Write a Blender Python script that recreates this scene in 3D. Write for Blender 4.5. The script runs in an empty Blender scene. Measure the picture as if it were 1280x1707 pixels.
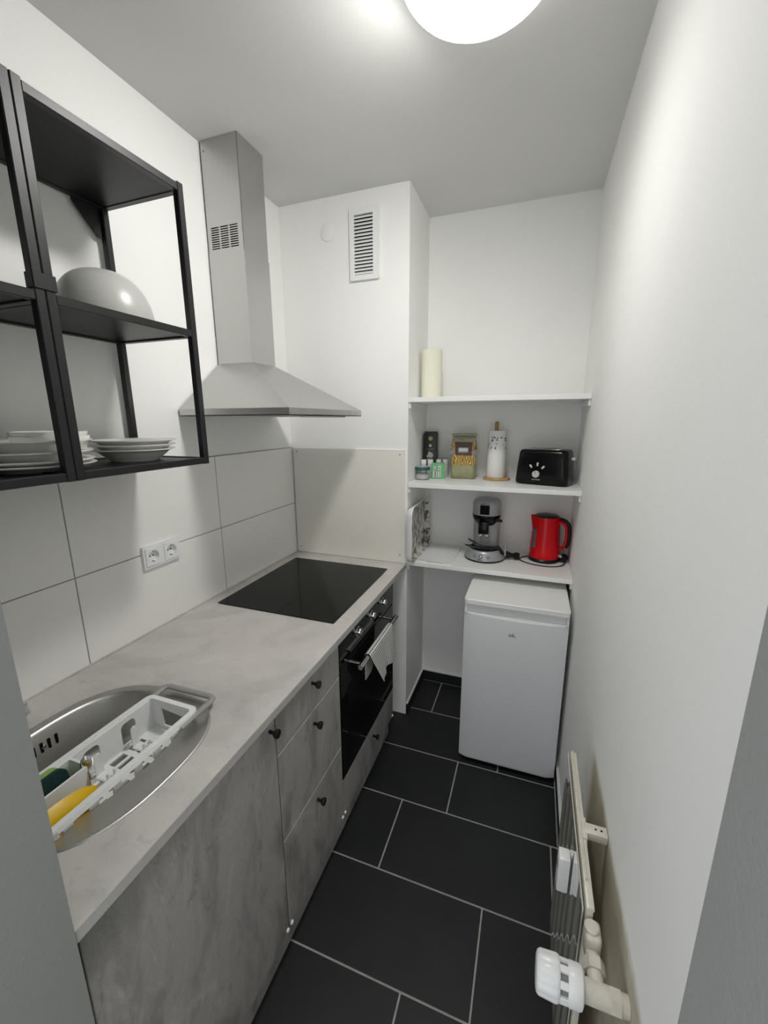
import bpy, bmesh, math, random
from mathutils import Vector, Matrix
random.seed(7)
PI = math.pi
C = bpy.context.scene.collection

# ------------------------------------------------------------------ dimensions
W = 1.4255          # right wall
HC = 2.604          # ceiling
D = 0.355           # back wall of the niche
PX = 0.645          # side of the chimney breast
H = 0.892           # worktop surface
YF = -1.66          # doorway wall, kitchen side
FX = 0.625          # front plane of the cabinets

# ------------------------------------------------------------------ materials
def lin(c):
    c /= 255.0
    return c / 12.92 if c <= 0.04045 else ((c + 0.055) / 1.055) ** 2.4
def S(r, g, b): return (lin(r), lin(g), lin(b), 1.0)

class NT:
    def __init__(s, name):
        s.m = bpy.data.materials.new(name); s.m.use_nodes = True
        s.t = s.m.node_tree; s.b = s.t.nodes['Principled BSDF']
        s.tc = None
    def n(s, typ, **k):
        x = s.t.nodes.new(typ)
        for a, v in k.items():
            if a in x.inputs.keys(): x.inputs[a].default_value = v
            else: setattr(x, a, v)
        return x
    def l(s, a, b): s.t.links.new(a, b)
    def coord(s, kind='Object', scale=(1, 1, 1), rot=(0, 0, 0)):
        tc = s.n('ShaderNodeTexCoord'); mp = s.n('ShaderNodeMapping')
        mp.inputs['Scale'].default_value = scale; mp.inputs['Rotation'].default_value = rot
        s.l(tc.outputs[kind], mp.inputs['Vector']); return mp.outputs['Vector']
    def noise(s, vec, scale, detail=4, rough=0.55, dist=0.0):
        x = s.n('ShaderNodeTexNoise'); x.inputs['Scale'].default_value = scale
        x.inputs['Detail'].default_value = detail; x.inputs['Roughness'].default_value = rough
        x.inputs['Distortion'].default_value = dist
        s.l(vec, x.inputs['Vector']); return x.outputs['Fac']
    def ramp(s, fac, stops):
        r = s.n('ShaderNodeValToRGB')
        while len(r.color_ramp.elements) < len(stops): r.color_ramp.elements.new(0.5)
        for e, (p, c) in zip(r.color_ramp.elements, stops): e.position = p; e.color = c
        s.l(fac, r.inputs['Fac']); return r.outputs['Color']
    def mix(s, fac, a, b, mode='MIX'):
        x = s.n('ShaderNodeMixRGB'); x.blend_type = mode
        for sock, v in (('Fac', fac), ('Color1', a), ('Color2', b)):
            if hasattr(v, 'is_linked') or hasattr(v, 'node'): s.l(v, x.inputs[sock])
            else: x.inputs[sock].default_value = v
        return x.outputs['Color']
    def math(s, op, a, b=None):
        x = s.n('ShaderNodeMath'); x.operation = op
        for i, v in enumerate((a, b)):
            if v is None: continue
            if hasattr(v, 'node'): s.l(v, x.inputs[i])
            else: x.inputs[i].default_value = v
        return x.outputs[0]
    def bump(s, h, strength, dist=0.002):
        x = s.n('ShaderNodeBump'); x.inputs['Strength'].default_value = strength
        x.inputs['Distance'].default_value = dist
        s.l(h, x.inputs['Height']); s.l(x.outputs['Normal'], s.b.inputs['Normal'])
    def set(s, **k):
        for a, v in k.items():
            s.b.inputs[{'col': 'Base Color', 'rough': 'Roughness', 'metal': 'Metallic', 'ior': 'IOR', 'trans': 'Transmission Weight',
                        'coat': 'Coat Weight', 'alpha': 'Alpha', 'sss': 'Subsurface Weight', 'spec': 'Specular IOR Level'}[a]].default_value = v
        return s

def plain(name, col, rough=0.5, var=0.04, scale=40, bump=0.0, **k):
    t = NT(name); t.set(rough=rough, **k)
    v = t.coord()
    f = t.noise(v, scale, 3)
    a = tuple(max(0, c * (1 - var)) for c in col[:3]) + (1,)
    b = tuple(min(1, c * (1 + var)) for c in col[:3]) + (1,)
    t.l(t.ramp(f, [(0.3, a), (0.7, b)]), t.b.inputs['Base Color'])
    if bump: t.bump(t.noise(v, scale * 4, 3), bump, 0.001)
    return t.m

M = {}
def wallmat(name, col, bump=0.25):
    t = NT(name); t.set(rough=0.85, spec=0.3); v = t.coord()
    f = t.noise(v, 3, 3)
    a = tuple(c * 0.985 for c in col[:3]) + (1,)
    t.l(t.ramp(f, [(0.35, a), (0.65, col)]), t.b.inputs['Base Color'])
    t.bump(t.noise(v, 260, 3, 0.6), bump, 0.0015)
    return t.m
M['wall'] = wallmat('wall_paint', (0.88, 0.88, 0.865, 1))
def stained():
    t = NT('wall_paint_yellowed_behind_radiator'); t.set(rough=0.85, spec=0.3); v = t.coord()
    f = t.noise(v, 3, 3); g = t.noise(v, 14, 4)
    sp = t.n('ShaderNodeSeparateXYZ'); t.l(v, sp.inputs[0])
    gz = t.math('ADD', sp.outputs[2], t.math('MULTIPLY', t.math('SUBTRACT', g, 0.5), 0.03))
    def ramp1(val, a, b):
        m = t.n('ShaderNodeMapRange'); m.inputs['From Min'].default_value = a; m.inputs['From Max'].default_value = b; t.l(val, m.inputs['Value']); return m.outputs[0]
    k = t.math('MULTIPLY', ramp1(gz, 0.765, 0.735), t.math('MULTIPLY', ramp1(sp.outputs[1], -0.84, -0.90), ramp1(sp.outputs[1], -1.50, -1.40)))
    base = t.ramp(f, [(0.35, (0.867, 0.867, 0.852, 1)), (0.65, (0.88, 0.88, 0.865, 1))])
    stain = t.ramp(g, [(0.3, (0.42, 0.385, 0.29, 1)), (0.7, (0.54, 0.51, 0.41, 1))])
    t.l(t.mix(k, base, stain), t.b.inputs['Base Color'])
    t.bump(t.noise(v, 260, 3, 0.6), 0.25, 0.0015); return t.m
M['wall_stained'] = stained()
M['jamb'] = wallmat('grey_door_reveal', (0.27, 0.28, 0.27, 1), 0.5)  # one even grey, darker than the other walls
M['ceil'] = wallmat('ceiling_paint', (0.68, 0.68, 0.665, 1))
M['tile'] = plain('white_wall_tile', (0.86, 0.855, 0.83, 1), 0.32, 0.01, 5)
M['grout'] = plain('tile_grout', (0.30, 0.30, 0.29, 1), 0.9, 0.08, 60)
def floor_tile():
    t = NT('anthracite_floor_tile'); v = t.coord()
    f = t.noise(v, 6, 6, 0.6); g = t.noise(v, 120, 3)
    c = t.ramp(f, [(0.3, (0.0105, 0.0115, 0.0125, 1)), (0.7, (0.017, 0.018, 0.0185, 1))])
    t.l(c, t.b.inputs['Base Color']); t.set(rough=0.5, spec=0.35)
    t.bump(g, 0.12, 0.001); return t.m
M['floor'] = floor_tile()
M['floor_grout'] = plain('floor_grout', (0.36, 0.36, 0.345, 1), 0.9, 0.12, 30)
M['skirt'] = plain('black_skirting_tile', (0.014, 0.015, 0.016, 1), 0.4, 0.1, 20)
M['skirt_top'] = plain('white_sealant', (0.62, 0.62, 0.60, 1), 0.8)
def concrete(name, base, dark, light, stretch, sc, rough=0.5, rot=(0, 0, 0), k=1.0):
    t = NT(name); v = t.coord('Object', stretch, rot)
    f = t.noise(v, sc, 8, 0.60, 0.8); g = t.noise(v, sc * 2.6, 9, 0.68, 1.6); h = t.noise(t.coord(), 260, 2); q = t.noise(v, sc * 0.6, 5, 0.55, 1.5)
    c1 = t.ramp(f, [(0.34, dark), (0.48, base), (0.56, base), (0.66, light)])
    c2 = t.ramp(g, [(0.33, dark), (0.42, base), (0.60, base), (0.70, light)])
    c = t.mix(0.5, c1, c2)
    c = t.mix(t.math('MULTIPLY', t.ramp(q, [(0.50, (0, 0, 0, 1)), (0.66, (1, 1, 1, 1))]), 0.7 * k), c, dark)
    c = t.mix(0.10, c, t.ramp(h, [(0.3, dark), (0.7, light)]))
    t.l(c, t.b.inputs['Base Color']); t.set(rough=rough, spec=0.4)
    t.bump(g, 0.05, 0.001); return t.m
M['worktop'] = concrete('concrete_look_laminate', (0.575, 0.55, 0.525, 1), (0.40, 0.39, 0.375, 1), (0.68, 0.655, 0.625, 1), (1, 1, 1), 4.5, 0.42)
M['worktop_edge'] = concrete('concrete_look_edging', (0.44, 0.43, 0.41, 1), (0.38, 0.37, 0.355, 1), (0.48, 0.47, 0.45, 1), (1, 1, 1), 5, 0.5)
M['front'] = concrete('dark_concrete_front', (0.35, 0.338, 0.322, 1), (0.15, 0.144, 0.137, 1), (0.56, 0.546, 0.525, 1), (1, 2.6, 1.0), 3.0, 0.5, (0.5, 0, 0))
M['carcass'] = plain('white_carcass_board', (0.62, 0.62, 0.6, 1), 0.6)
M['white_board'] = plain('white_melamine', (0.86, 0.86, 0.845, 1), 0.35, 0.01)
M['white_plastic'] = plain('white_plastic', (0.82, 0.83, 0.83, 1), 0.3, 0.01)
M['cream'] = plain('cream_splash_panel', (0.84, 0.82, 0.75, 1), 0.38, 0.01)
M['black_metal'] = plain('black_powder_coat', (0.010, 0.010, 0.0115, 1), 0.42, 0.1, 80, spec=0.4)
M['black_board'] = plain('black_shelf_board', (0.005, 0.005, 0.0055, 1), 0.40, 0.1, 80, spec=0.25)
M['black'] = plain('black_plastic', (0.006, 0.006, 0.007, 1), 0.35, 0.05, spec=0.35)
M['black_gloss'] = plain('black_gloss_plastic', (0.004, 0.004, 0.0045, 1), 0.16, 0.05, spec=0.25)
M['rubber'] = plain('black_cable', (0.01, 0.01, 0.01, 1), 0.5, 0.05)
M['dark'] = plain('dark_opening', (0.008, 0.008, 0.008, 1), 0.9, 0.05, spec=0.1)
M['china'] = plain('white_porcelain', (0.78, 0.775, 0.75, 1), 0.12, 0.01)
M['bowl'] = plain('pale_grey_plastic', (0.46, 0.46, 0.44, 1), 0.3, 0.02)
def brushed(name, col, rough, stretch):
    t = NT(name); v = t.coord('Object', stretch)
    f = t.noise(v, 60, 4)
    t.l(t.ramp(f, [(0.3, tuple(c * 0.93 for c in col[:3]) + (1,)), (0.7, col)]), t.b.inputs['Base Color'])
    t.set(rough=rough, metal=1.0); t.bump(f, 0.04, 0.0006); return t.m
M['steel'] = brushed('brushed_stainless_steel', (0.56, 0.555, 0.545, 1), 0.36, (1, 1, 18))
M['steel_flat'] = brushed('brushed_canopy_steel', (0.56, 0.555, 0.545, 1), 0.38, (1, 14, 1))
M['sink'] = brushed('satin_sink_steel', (0.62, 0.61, 0.575, 1), 0.40, (1, 8, 1))
M['chrome'] = plain('polished_chrome', (0.72, 0.72, 0.72, 1), 0.12, 0.01, metal=1.0)
M['glass_black'] = plain('black_ceramic_glass', (0.010, 0.011, 0.010, 1), 0.05, 0.03, ior=1.26)
M['oven_glass'] = plain('black_oven_glass', (0.006, 0.006, 0.006, 1), 0.05, 0.03)
M['fridge'] = plain('silver_white_enamel', (0.74, 0.755, 0.775, 1), 0.38, 0.01, 200, 0.03)
M['fridge_top'] = plain('white_fridge_plastic', (0.86, 0.865, 0.85, 1), 0.4, 0.01)
M['gasket'] = plain('grey_gasket', (0.2, 0.2, 0.2, 1), 0.6)
M['ink'] = plain('black_print', (0.01, 0.01, 0.01, 1), 0.5)
M['silver'] = plain('silver_plastic', (0.40, 0.415, 0.43, 1), 0.3, 0.02, metal=0.35)
M['silver_print'] = plain('silver_print', (0.55, 0.55, 0.55, 1), 0.3, 0.02)
M['red'] = plain('red_plastic', (0.68, 0.003, 0.009, 1), 0.25, 0.02, spec=0.3)
M['grey_window'] = plain('smoked_level_window', (0.17, 0.12, 0.13, 1), 0.2, 0.05)
M['wood'] = plain('pale_beech_wood', (0.50, 0.31, 0.14, 1), 0.55, 0.15, 30)
M['wood_dark'] = plain('oiled_wood', (0.30, 0.17, 0.07, 1), 0.5, 0.15, 30)
M['kroll'] = plain('white_kitchen_paper', (0.80, 0.80, 0.78, 1), 0.9, 0.02, 120, 0.2)
M['yroll'] = plain('pale_yellow_roll', (0.80, 0.79, 0.66, 1), 0.9, 0.02, 120, 0.2)
M['print_blue'] = plain('grey_blue_leaf_print', (0.14, 0.15, 0.24, 1), 0.9, 0.3)
M['yellow'] = plain('yellow_plastic', (0.72, 0.46, 0.005, 1), 0.35, 0.03)
M['sponge_green'] = plain('light_green_sponge', (0.28, 0.45, 0.12, 1), 0.95, 0.15, 200, 0.5)
M['scourer'] = plain('dark_green_scourer', (0.006, 0.035, 0.03, 1), 0.95, 0.25, 200, 0.5)
M['grey_plastic'] = plain('grey_plastic', (0.30, 0.30, 0.295, 1), 0.45, 0.03)
M['rad'] = plain('cream_radiator_enamel', (0.60, 0.59, 0.53, 1), 0.10, 0.03, 12, coat=1.0)
M['rad_old'] = plain('aged_radiator_enamel', (0.66, 0.63, 0.55, 1), 0.3, 0.08, 60)
M['pack_black'] = plain('matt_black_packet', (0.010, 0.010, 0.010, 1), 0.35, 0.1)
M['gold'] = plain('gold_print', (0.36, 0.32, 0.16, 1), 0.4)
M['pack_grey'] = plain('grey_print', (0.42, 0.42, 0.40, 1), 0.5, 0.25, 300)
M['pink'] = plain('pale_pink_print', (0.55, 0.36, 0.34, 1), 0.5)
M['green'] = plain('green_carton', (0.16, 0.45, 0.20, 1), 0.5, 0.05)
M['green_dark'] = plain('dark_green_lid', (0.02, 0.09, 0.07, 1), 0.3, 0.05)
M['lid_blue'] = plain('pale_blue_lid_top', (0.33, 0.45, 0.52, 1), 0.3, 0.05)
M['sugar'] = plain('white_sugar', (0.8, 0.8, 0.79, 1), 0.95, 0.05, 300, 0.3)
M['brown_label'] = plain('brown_paper_label', (0.085, 0.05, 0.035, 1), 0.5, 0.4, 90)
M['label_grey'] = plain('lilac_grey_label', (0.27, 0.25, 0.27, 1), 0.5, 0.3, 90)
M['label_white'] = plain('white_label', (0.62, 0.62, 0.62, 1), 0.6, 0.08, 150)
def glass(name, col, rough=0.03):
    t = NT(name); t.set(col=col, rough=rough, trans=1.0, ior=1.45); return t.m
M['jar_glass'] = glass('clear_jar_glass', (0.98, 1.0, 0.99, 1))
M['tray_clear'] = glass('translucent_plastic', (0.88, 0.88, 0.86, 1), 0.25)
def pasta():
    t = NT('ribbon_pasta'); v = t.coord()
    w = t.n('ShaderNodeTexWave'); w.inputs['Scale'].default_value = 30; w.inputs['Distortion'].default_value = 14; w.inputs['Detail'].default_value = 3
    t.l(v, w.inputs['Vector'])
    t.l(t.ramp(w.outputs['Fac'], [(0.1, (0.20, 0.10, 0.02, 1)), (0.5, (0.50, 0.31, 0.06, 1)), (1.0, (0.66, 0.50, 0.20, 1))]), t.b.inputs['Base Color'])
    t.set(rough=0.35); t.bump(w.outputs['Fac'], 0.5, 0.004); return t.m
M['pasta'] = pasta()
M['film'] = plain('olive_film', (0.31, 0.315, 0.17, 1), 0.18, 0.12, 40, 0.3)
M['film_top'] = plain('clear_film_fold', (0.36, 0.37, 0.28, 1), 0.2, 0.15, 60, 0.4)
def leaves():
    t = NT('leaf_pattern_melamine'); v = t.coord('Object', (1, 1.9, 1))
    n = t.n('ShaderNodeTexVoronoi'); n.inputs['Scale'].default_value = 18; n.inputs['Randomness'].default_value = 1.0
    wv = t.n('ShaderNodeVectorMath'); wv.operation = 'ADD'
    ns = t.n('ShaderNodeTexNoise'); ns.inputs['Scale'].default_value = 15; t.l(v, ns.inputs['Vector'])
    sc = t.n('ShaderNodeVectorMath'); sc.operation = 'SCALE'; sc.inputs['Scale'].default_value = 0.10
    t.l(ns.outputs['Color'], sc.inputs[0]); t.l(v, wv.inputs[0]); t.l(sc.outputs[0], wv.inputs[1]); t.l(wv.outputs[0], n.inputs['Vector'])
    f = t.noise(v, 26, 4, 0.6, 1.0)
    a = t.ramp(n.outputs['Distance'], [(0.48, (0, 0, 0, 1)), (0.62, (1, 1, 1, 1))])
    b = t.ramp(f, [(0.50, (0, 0, 0, 1)), (0.58, (1, 1, 1, 1))])
    k = t.mix(1.0, a, b, 'LIGHTEN')
    t.l(t.mix(k, (0.13, 0.125, 0.095, 1), (0.66, 0.65, 0.60, 1)), t.b.inputs['Base Color'])
    t.set(rough=0.3); return t.m
M['leaf'] = leaves()
def towelmat():
    t = NT('checked_towel_cotton')
    tc = t.n('ShaderNodeTexCoord'); sp = t.n('ShaderNodeSeparateXYZ'); t.l(tc.outputs['UV'], sp.inputs[0])
    def lines(o, n, w):
        return t.math('LESS_THAN', t.math('FRACT', t.math('MULTIPLY', o, n)), w)
    k = t.math('MAXIMUM', lines(sp.outputs[0], 20.0, 0.24), lines(sp.outputs[1], 25.0, 0.24))
    t.l(t.mix(k, (0.80, 0.80, 0.78, 1), (0.03, 0.03, 0.03, 1)), t.b.inputs['Base Color'])
    t.set(rough=0.95); return t.m
M['towel'] = towelmat()
def lampmat():
    t = NT('opal_lamp_glass'); t.set(col=(0.9, 0.9, 0.9, 1), rough=0.3)
    t.b.inputs['Emission Color'].default_value = (1.0, 0.985, 0.95, 1)
    # uneven glow made up to spare the right wall: strongest down and to the left
    tc = t.n('ShaderNodeTexCoord'); dp = t.n('ShaderNodeVectorMath'); dp.operation = 'DOT_PRODUCT'
    dp.inputs[1].default_value = Vector((-0.52, 0.0, -0.855)).normalized(); t.l(tc.outputs['Normal'], dp.inputs[0])
    mr = t.n('ShaderNodeMapRange'); mr.inputs['From Min'].default_value = 0.83; mr.inputs['From Max'].default_value = 0.98
    mr.inputs['To Min'].default_value = LAMP * 0.018; mr.inputs['To Max'].default_value = LAMP
    t.l(dp.outputs['Value'], mr.inputs['Value']); t.l(mr.outputs[0], t.b.inputs['Emission Strength'])
    return t.m
LAMP = 66.0
M['lamp'] = lampmat()

# ------------------------------------------------------------------ mesh helpers
class MB:
    def __init__(s): s.bm = bmesh.new(); s.mi = 0
    def _mark(s, faces):
        for f in faces: f.material_index = s.mi
    def box(s, lo, hi, bev=0.0, seg=2):
        r = bmesh.ops.create_cube(s.bm, size=1.0)
        lo = Vector(lo); hi = Vector(hi); c = (lo + hi) / 2; d = hi - lo
        for v in r['verts']: v.co = Vector((v.co.x * d.x, v.co.y * d.y, v.co.z * d.z)) + c
        fs = list({f for v in r['verts'] for f in v.link_faces}); s._mark(fs)
        if bev > 0:
            es = list({e for v in r['verts'] for e in v.link_edges})
            o = bmesh.ops.bevel(s.bm, geom=es, offset=min(bev, min(d) * 0.49), segments=seg, profile=0.5, affect='EDGES', clamp_overlap=True)
            s._mark(o['faces'])
        return s
    def cyl(s, p0, p1, r0, r1=None, seg=24, caps=True):
        r1 = r0 if r1 is None else r1
        p0 = Vector(p0); p1 = Vector(p1); ax = (p1 - p0).normalized()
        q = ax.to_track_quat('Z', 'Y').to_matrix()
        a, b = [], []
        for i in range(seg):
            t = 2 * PI * i / seg; d = q @ Vector((math.cos(t), math.sin(t), 0))
            a.append(s.bm.verts.new(p0 + d * r0)); b.append(s.bm.verts.new(p1 + d * r1))
        fs = [s.bm.faces.new((a[i], a[(i + 1) % seg], b[(i + 1) % seg], b[i])) for i in range(seg)]
        if caps: fs += [s.bm.faces.new(a[::-1]), s.bm.faces.new(b)]
        s._mark(fs); return s
    def lathe(s, prof, origin=(0, 0, 0), axis=(0, 0, 1), seg=40, sy=1.0):
        o = Vector(origin); q = Vector(axis).normalized().to_track_quat('Z', 'Y').to_matrix()
        rings = []
        for r, z in prof:
            if r < 1e-6: rings.append([s.bm.verts.new(o + q @ Vector((0, 0, z)))])
            else: rings.append([s.bm.verts.new(o + q @ Vector((r * math.cos(2 * PI * i / seg), sy * r * math.sin(2 * PI * i / seg), z))) for i in range(seg)])
        fs = []
        for a, b in zip(rings, rings[1:]):
            for i in range(seg):
                j = (i + 1) % seg
                if len(a) == 1 and len(b) == 1: continue
                if len(a) == 1: fs.append(s.bm.faces.new((a[0], b[j], b[i])))
                elif len(b) == 1: fs.append(s.bm.faces.new((a[i], a[j], b[0])))
                else: fs.append(s.bm.faces.new((a[i], a[j], b[j], b[i])))
        s._mark(fs); return s
    def tube(s, pts, r, seg=10, closed=False):
        pts = [Vector(p) for p in pts]; n = len(pts); rings = []; up = None
        for i, p in enumerate(pts):
            a = pts[(i - 1) % n] if (closed or i) else p; b = pts[(i + 1) % n] if (closed or i < n - 1) else p
            t = (b - a).normalized()
            if up is None: up = t.orthogonal().normalized()
            up = (up - t * up.dot(t)); up = up.normalized() if up.length > 1e-6 else t.orthogonal().normalized()
            w = t.cross(up)
            rings.append([s.bm.verts.new(p + (up * math.cos(2 * PI * k / seg) + w * math.sin(2 * PI * k / seg)) * r) for k in range(seg)])
        fs = []
        for i in range(n if closed else n - 1):
            a, b = rings[i], rings[(i + 1) % n]
            fs += [s.bm.faces.new((a[k], a[(k + 1) % seg], b[(k + 1) % seg], b[k])) for k in range(seg)]
        if not closed: fs += [s.bm.faces.new(rings[0][::-1]), s.bm.faces.new(rings[-1])]
        s._mark(fs); return s
    def plate(s, outer, holes, fn, t0, t1):
        """flat plate with holes: 2-D loops, fn(u,v,t) -> 3-D point, thickness t0..t1"""
        loops = [outer] + list(holes); layers = []
        for t in (t0, t1):
            L = [[s.bm.verts.new(fn(u, v, t)) for u, v in lp] for lp in loops]
            es = []
            for vs in L: es += [s.bm.edges.new((vs[i], vs[(i + 1) % len(vs)])) for i in range(len(vs))]
            r = bmesh.ops.triangle_fill(s.bm, edges=es, use_beauty=True, use_dissolve=False)
            s._mark([g for g in r['geom'] if isinstance(g, bmesh.types.BMFace)]); layers.append(L)
        fs = []
        for a, b in zip(*layers):
            fs += [s.bm.faces.new((a[i], a[(i + 1) % len(a)], b[(i + 1) % len(a)], b[i])) for i in range(len(a))]
        s._mark(fs); return s
    def quads(s, grid, closed=False):
        V = [[s.bm.verts.new(p) for p in row] for row in grid]; fs = []
        for a, b in zip(V, V[1:]):
            m = len(a)
            for i in range(m if closed else m - 1):
                fs.append(s.bm.faces.new((a[i], a[(i + 1) % m], b[(i + 1) % m], b[i])))
        s._mark(fs); return V
    def mat(s, i): s.mi = i; return s
    def xform(s, m): bmesh.ops.transform(s.bm, matrix=m, verts=s.bm.verts); return s

def obj(name, mb, mats, parent=None, smooth=35, recalc=True):
    if recalc: bmesh.ops.recalc_face_normals(mb.bm, faces=mb.bm.faces)
    me = bpy.data.meshes.new(name); mb.bm.to_mesh(me); mb.bm.free()
    for m in (mats if isinstance(mats, (list, tuple)) else [mats]): me.materials.append(M[m] if isinstance(m, str) else m)
    me.polygons.foreach_set('use_smooth', [True] * len(me.polygons))
    me.set_sharp_from_angle(angle=math.radians(smooth))
    o = bpy.data.objects.new(name, me); C.objects.link(o)
    if parent is not None:
        o.parent = parent
        top = parent
        off = Vector()
        while top is not None: off += top.location; top = top.parent
        me.transform(Matrix.Translation(-off))       # meshes are written in world space
    return o
def thing(name, label, cat, loc=(0, 0, 0), group=None):
    o = bpy.data.objects.new(name, None); C.objects.link(o); o.location = loc; o.empty_display_size = 0.05
    o['label'] = label; o['category'] = cat
    if group: o['group'] = group
    return o
def tag(o, label, cat, group=None, base=None):
    o['label'] = label; o['category'] = cat
    if group: o['group'] = group
    if base is not None:
        o.data.transform(Matrix.Translation(-Vector(base))); o.location = base
    return o
def struct(name, mb, mats, smooth=30):
    o = obj(name, mb, mats, None, smooth); o['kind'] = 'structure'; return o
def copy_tree(o, parent=None):
    c = o.copy(); C.objects.link(c); c.parent = parent
    for ch in list(o.children): copy_tree(ch, c)
    return c
def rrect(x0, y0, x1, y1, r, n=6):
    out = []
    for cx, cy, a in ((x1 - r, y1 - r, 0), (x0 + r, y1 - r, 90), (x0 + r, y0 + r, 180), (x1 - r, y0 + r, 270)):
        for i in range(n + 1):
            t = math.radians(a + 90 * i / n); out.append((cx + r * math.cos(t), cy + r * math.sin(t)))
    return out
def circle(cx, cy, r, n=24): return [(cx + r * math.cos(2 * PI * i / n), cy + r * math.sin(2 * PI * i / n)) for i in range(n)]
XY = lambda u, v, t: Vector((u, v, t))
XZ = lambda u, v, t: Vector((u, t, v))
YZ = lambda u, v, t: Vector((t, u, v))
def solidify(o, th, off=-1):
    m = o.modifiers.new('thickness', 'SOLIDIFY'); m.thickness = th; m.offset = off; return o
def text(name, body, size, mw, mat, parent, depth=0.0004):
    cu = bpy.data.curves.new(name, 'FONT'); cu.body = body; cu.size = size; cu.align_x = 'CENTER'; cu.align_y = 'CENTER'; cu.extrude = depth
    to = bpy.data.objects.new(name + '_src', cu); C.objects.link(to)
    dg = bpy.context.evaluated_depsgraph_get(); me = bpy.data.meshes.new_from_object(to.evaluated_get(dg))
    bpy.data.objects.remove(to); me.name = name; me.materials.clear(); me.materials.append(M[mat])
    me.transform(mw)
    o = bpy.data.objects.new(name, me); C.objects.link(o); o.parent = parent
    off = Vector(); top = parent
    while top is not None: off += top.location; top = top.parent
    me.transform(Matrix.Translation(-off)); return o

# ------------------------------------------------------------------ the room
mb = MB()
mb.mat(0).box((-0.05, -2.6, -0.06), (W + 0.05, D + 0.05, -0.0015))
mb.mat(1)
rows = [(0.344, 0.064, 0.777), (0.064, -0.232, 1.163), (-0.232, -0.515, 0.980), (-0.515, -0.815, 0.787), (-0.815, -1.108, 1.163),
        (-1.108, -1.404, 0.966), (-1.404, -1.70, 0.76), (-1.70, -2.0, 1.1), (-2.0, -2.3, 0.9), (-2.3, -2.6, 0.7)]
g = 0.0028
for y1, y0, xj in rows:
    xs = sorted({x for x in (xj - 1.2, xj - 0.6, xj, xj + 0.6) if 0 < x < W} | {0.0, W - 0.012})
    for a, b in zip(xs, xs[1:]):
        mb.box((a + g, y0 + g, -0.012), (b - g, y1 - g, 0.0), 0.0012, 1)
struct('floor', mb, ['floor_grout', 'floor'])

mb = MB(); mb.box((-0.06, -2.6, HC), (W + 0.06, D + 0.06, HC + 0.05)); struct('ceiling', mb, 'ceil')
WX = -0.008   # plaster behind the wall tiles
mb = MB(); mb.box((-0.10, YF, -0.06), (WX, D + 0.05, HC)); struct('wall_left', mb, 'wall')
mb = MB(); mb.box((W, -2.6, -0.06), (W + 0.10, D + 0.05, HC)); struct('wall_right', mb, 'wall_stained')
mb = MB(); mb.box((PX, D, -0.06), (W, D + 0.08, HC)); struct('wall_back', mb, 'wall')
mb = MB(); mb.box((WX, 0.0, -0.06), (PX, D + 0.08, HC)); struct('wall_chimney', mb, 'wall')
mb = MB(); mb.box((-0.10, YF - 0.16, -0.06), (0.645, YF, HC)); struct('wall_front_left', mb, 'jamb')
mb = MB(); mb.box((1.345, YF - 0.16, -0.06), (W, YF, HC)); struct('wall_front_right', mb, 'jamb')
mb = MB(); mb.box((0.645, YF - 0.16, 2.08), (1.345, YF, HC)); struct('wall_front_top', mb, 'wall')

# wall tiles above the worktop
mb = MB(); zs = [H - 0.03, 1.171, 1.472]; ys = [-0.004, -0.581, -1.181, YF]
mb.mat(0).box((WX, YF, H - 0.03), (-0.0012, -0.0, 1.473))
mb.mat(1)
for z0, z1 in zip(zs, zs[1:]):
    for y1, y0 in zip(ys, ys[1:]):
        mb.box((-0.007, y0 + 0.0017, z0 + 0.0017), (0.0, y1 - 0.0017, z1 - 0.0017), 0.001, 1)
struct('trim_1', mb, ['grout', 'tile'])

# black tile skirting with a pale sealed top edge
def skirting(name, lo, hi, axis):
    mb = MB(); mb.mat(0).box(lo, (hi[0], hi[1], hi[2] - 0.006), 0.001, 1)
    mb.mat(1).box((lo[0], lo[1], hi[2] - 0.006), hi, 0.001, 1)
    return struct(name, mb, ['skirt', 'skirt_top'])
skirting('baseboard_right', (W - 0.011, -1.60, 0), (W, D - 0.011, 0.075), 'y')
skirting('baseboard_back', (PX + 0.011, D - 0.011, 0), (W, D, 0.07), 'x')
skirting('baseboard_left', (PX, 0.0, 0), (PX + 0.011, D, 0.07), 'y')

# ------------------------------------------------------------------ ceiling lamp
LX, LY, LA, LH = 1.035, -0.795, 0.18, 0.10
t = thing('ceiling_lamp', 'round opal glass dome lamp glowing on the ceiling', 'lamp', (LX, LY, HC))
mb = MB(); prof = [(LA * math.cos(a), HC - 0.012 - (LH - 0.012) * math.sin(a)) for a in [PI / 2 * i / 16 for i in range(17)]]
prof[-1] = (0, prof[-1][1]); mb.lathe([(LA, HC - 0.010)] + prof, (LX, LY, 0), seg=56)
obj('lamp_shade', mb, 'lamp', t)
mb = MB(); mb.cyl((LX, LY, HC - 0.012), (LX, LY, HC), LA - 0.006, seg=48); obj('lamp_base', mb, 'white_plastic', t)

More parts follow.
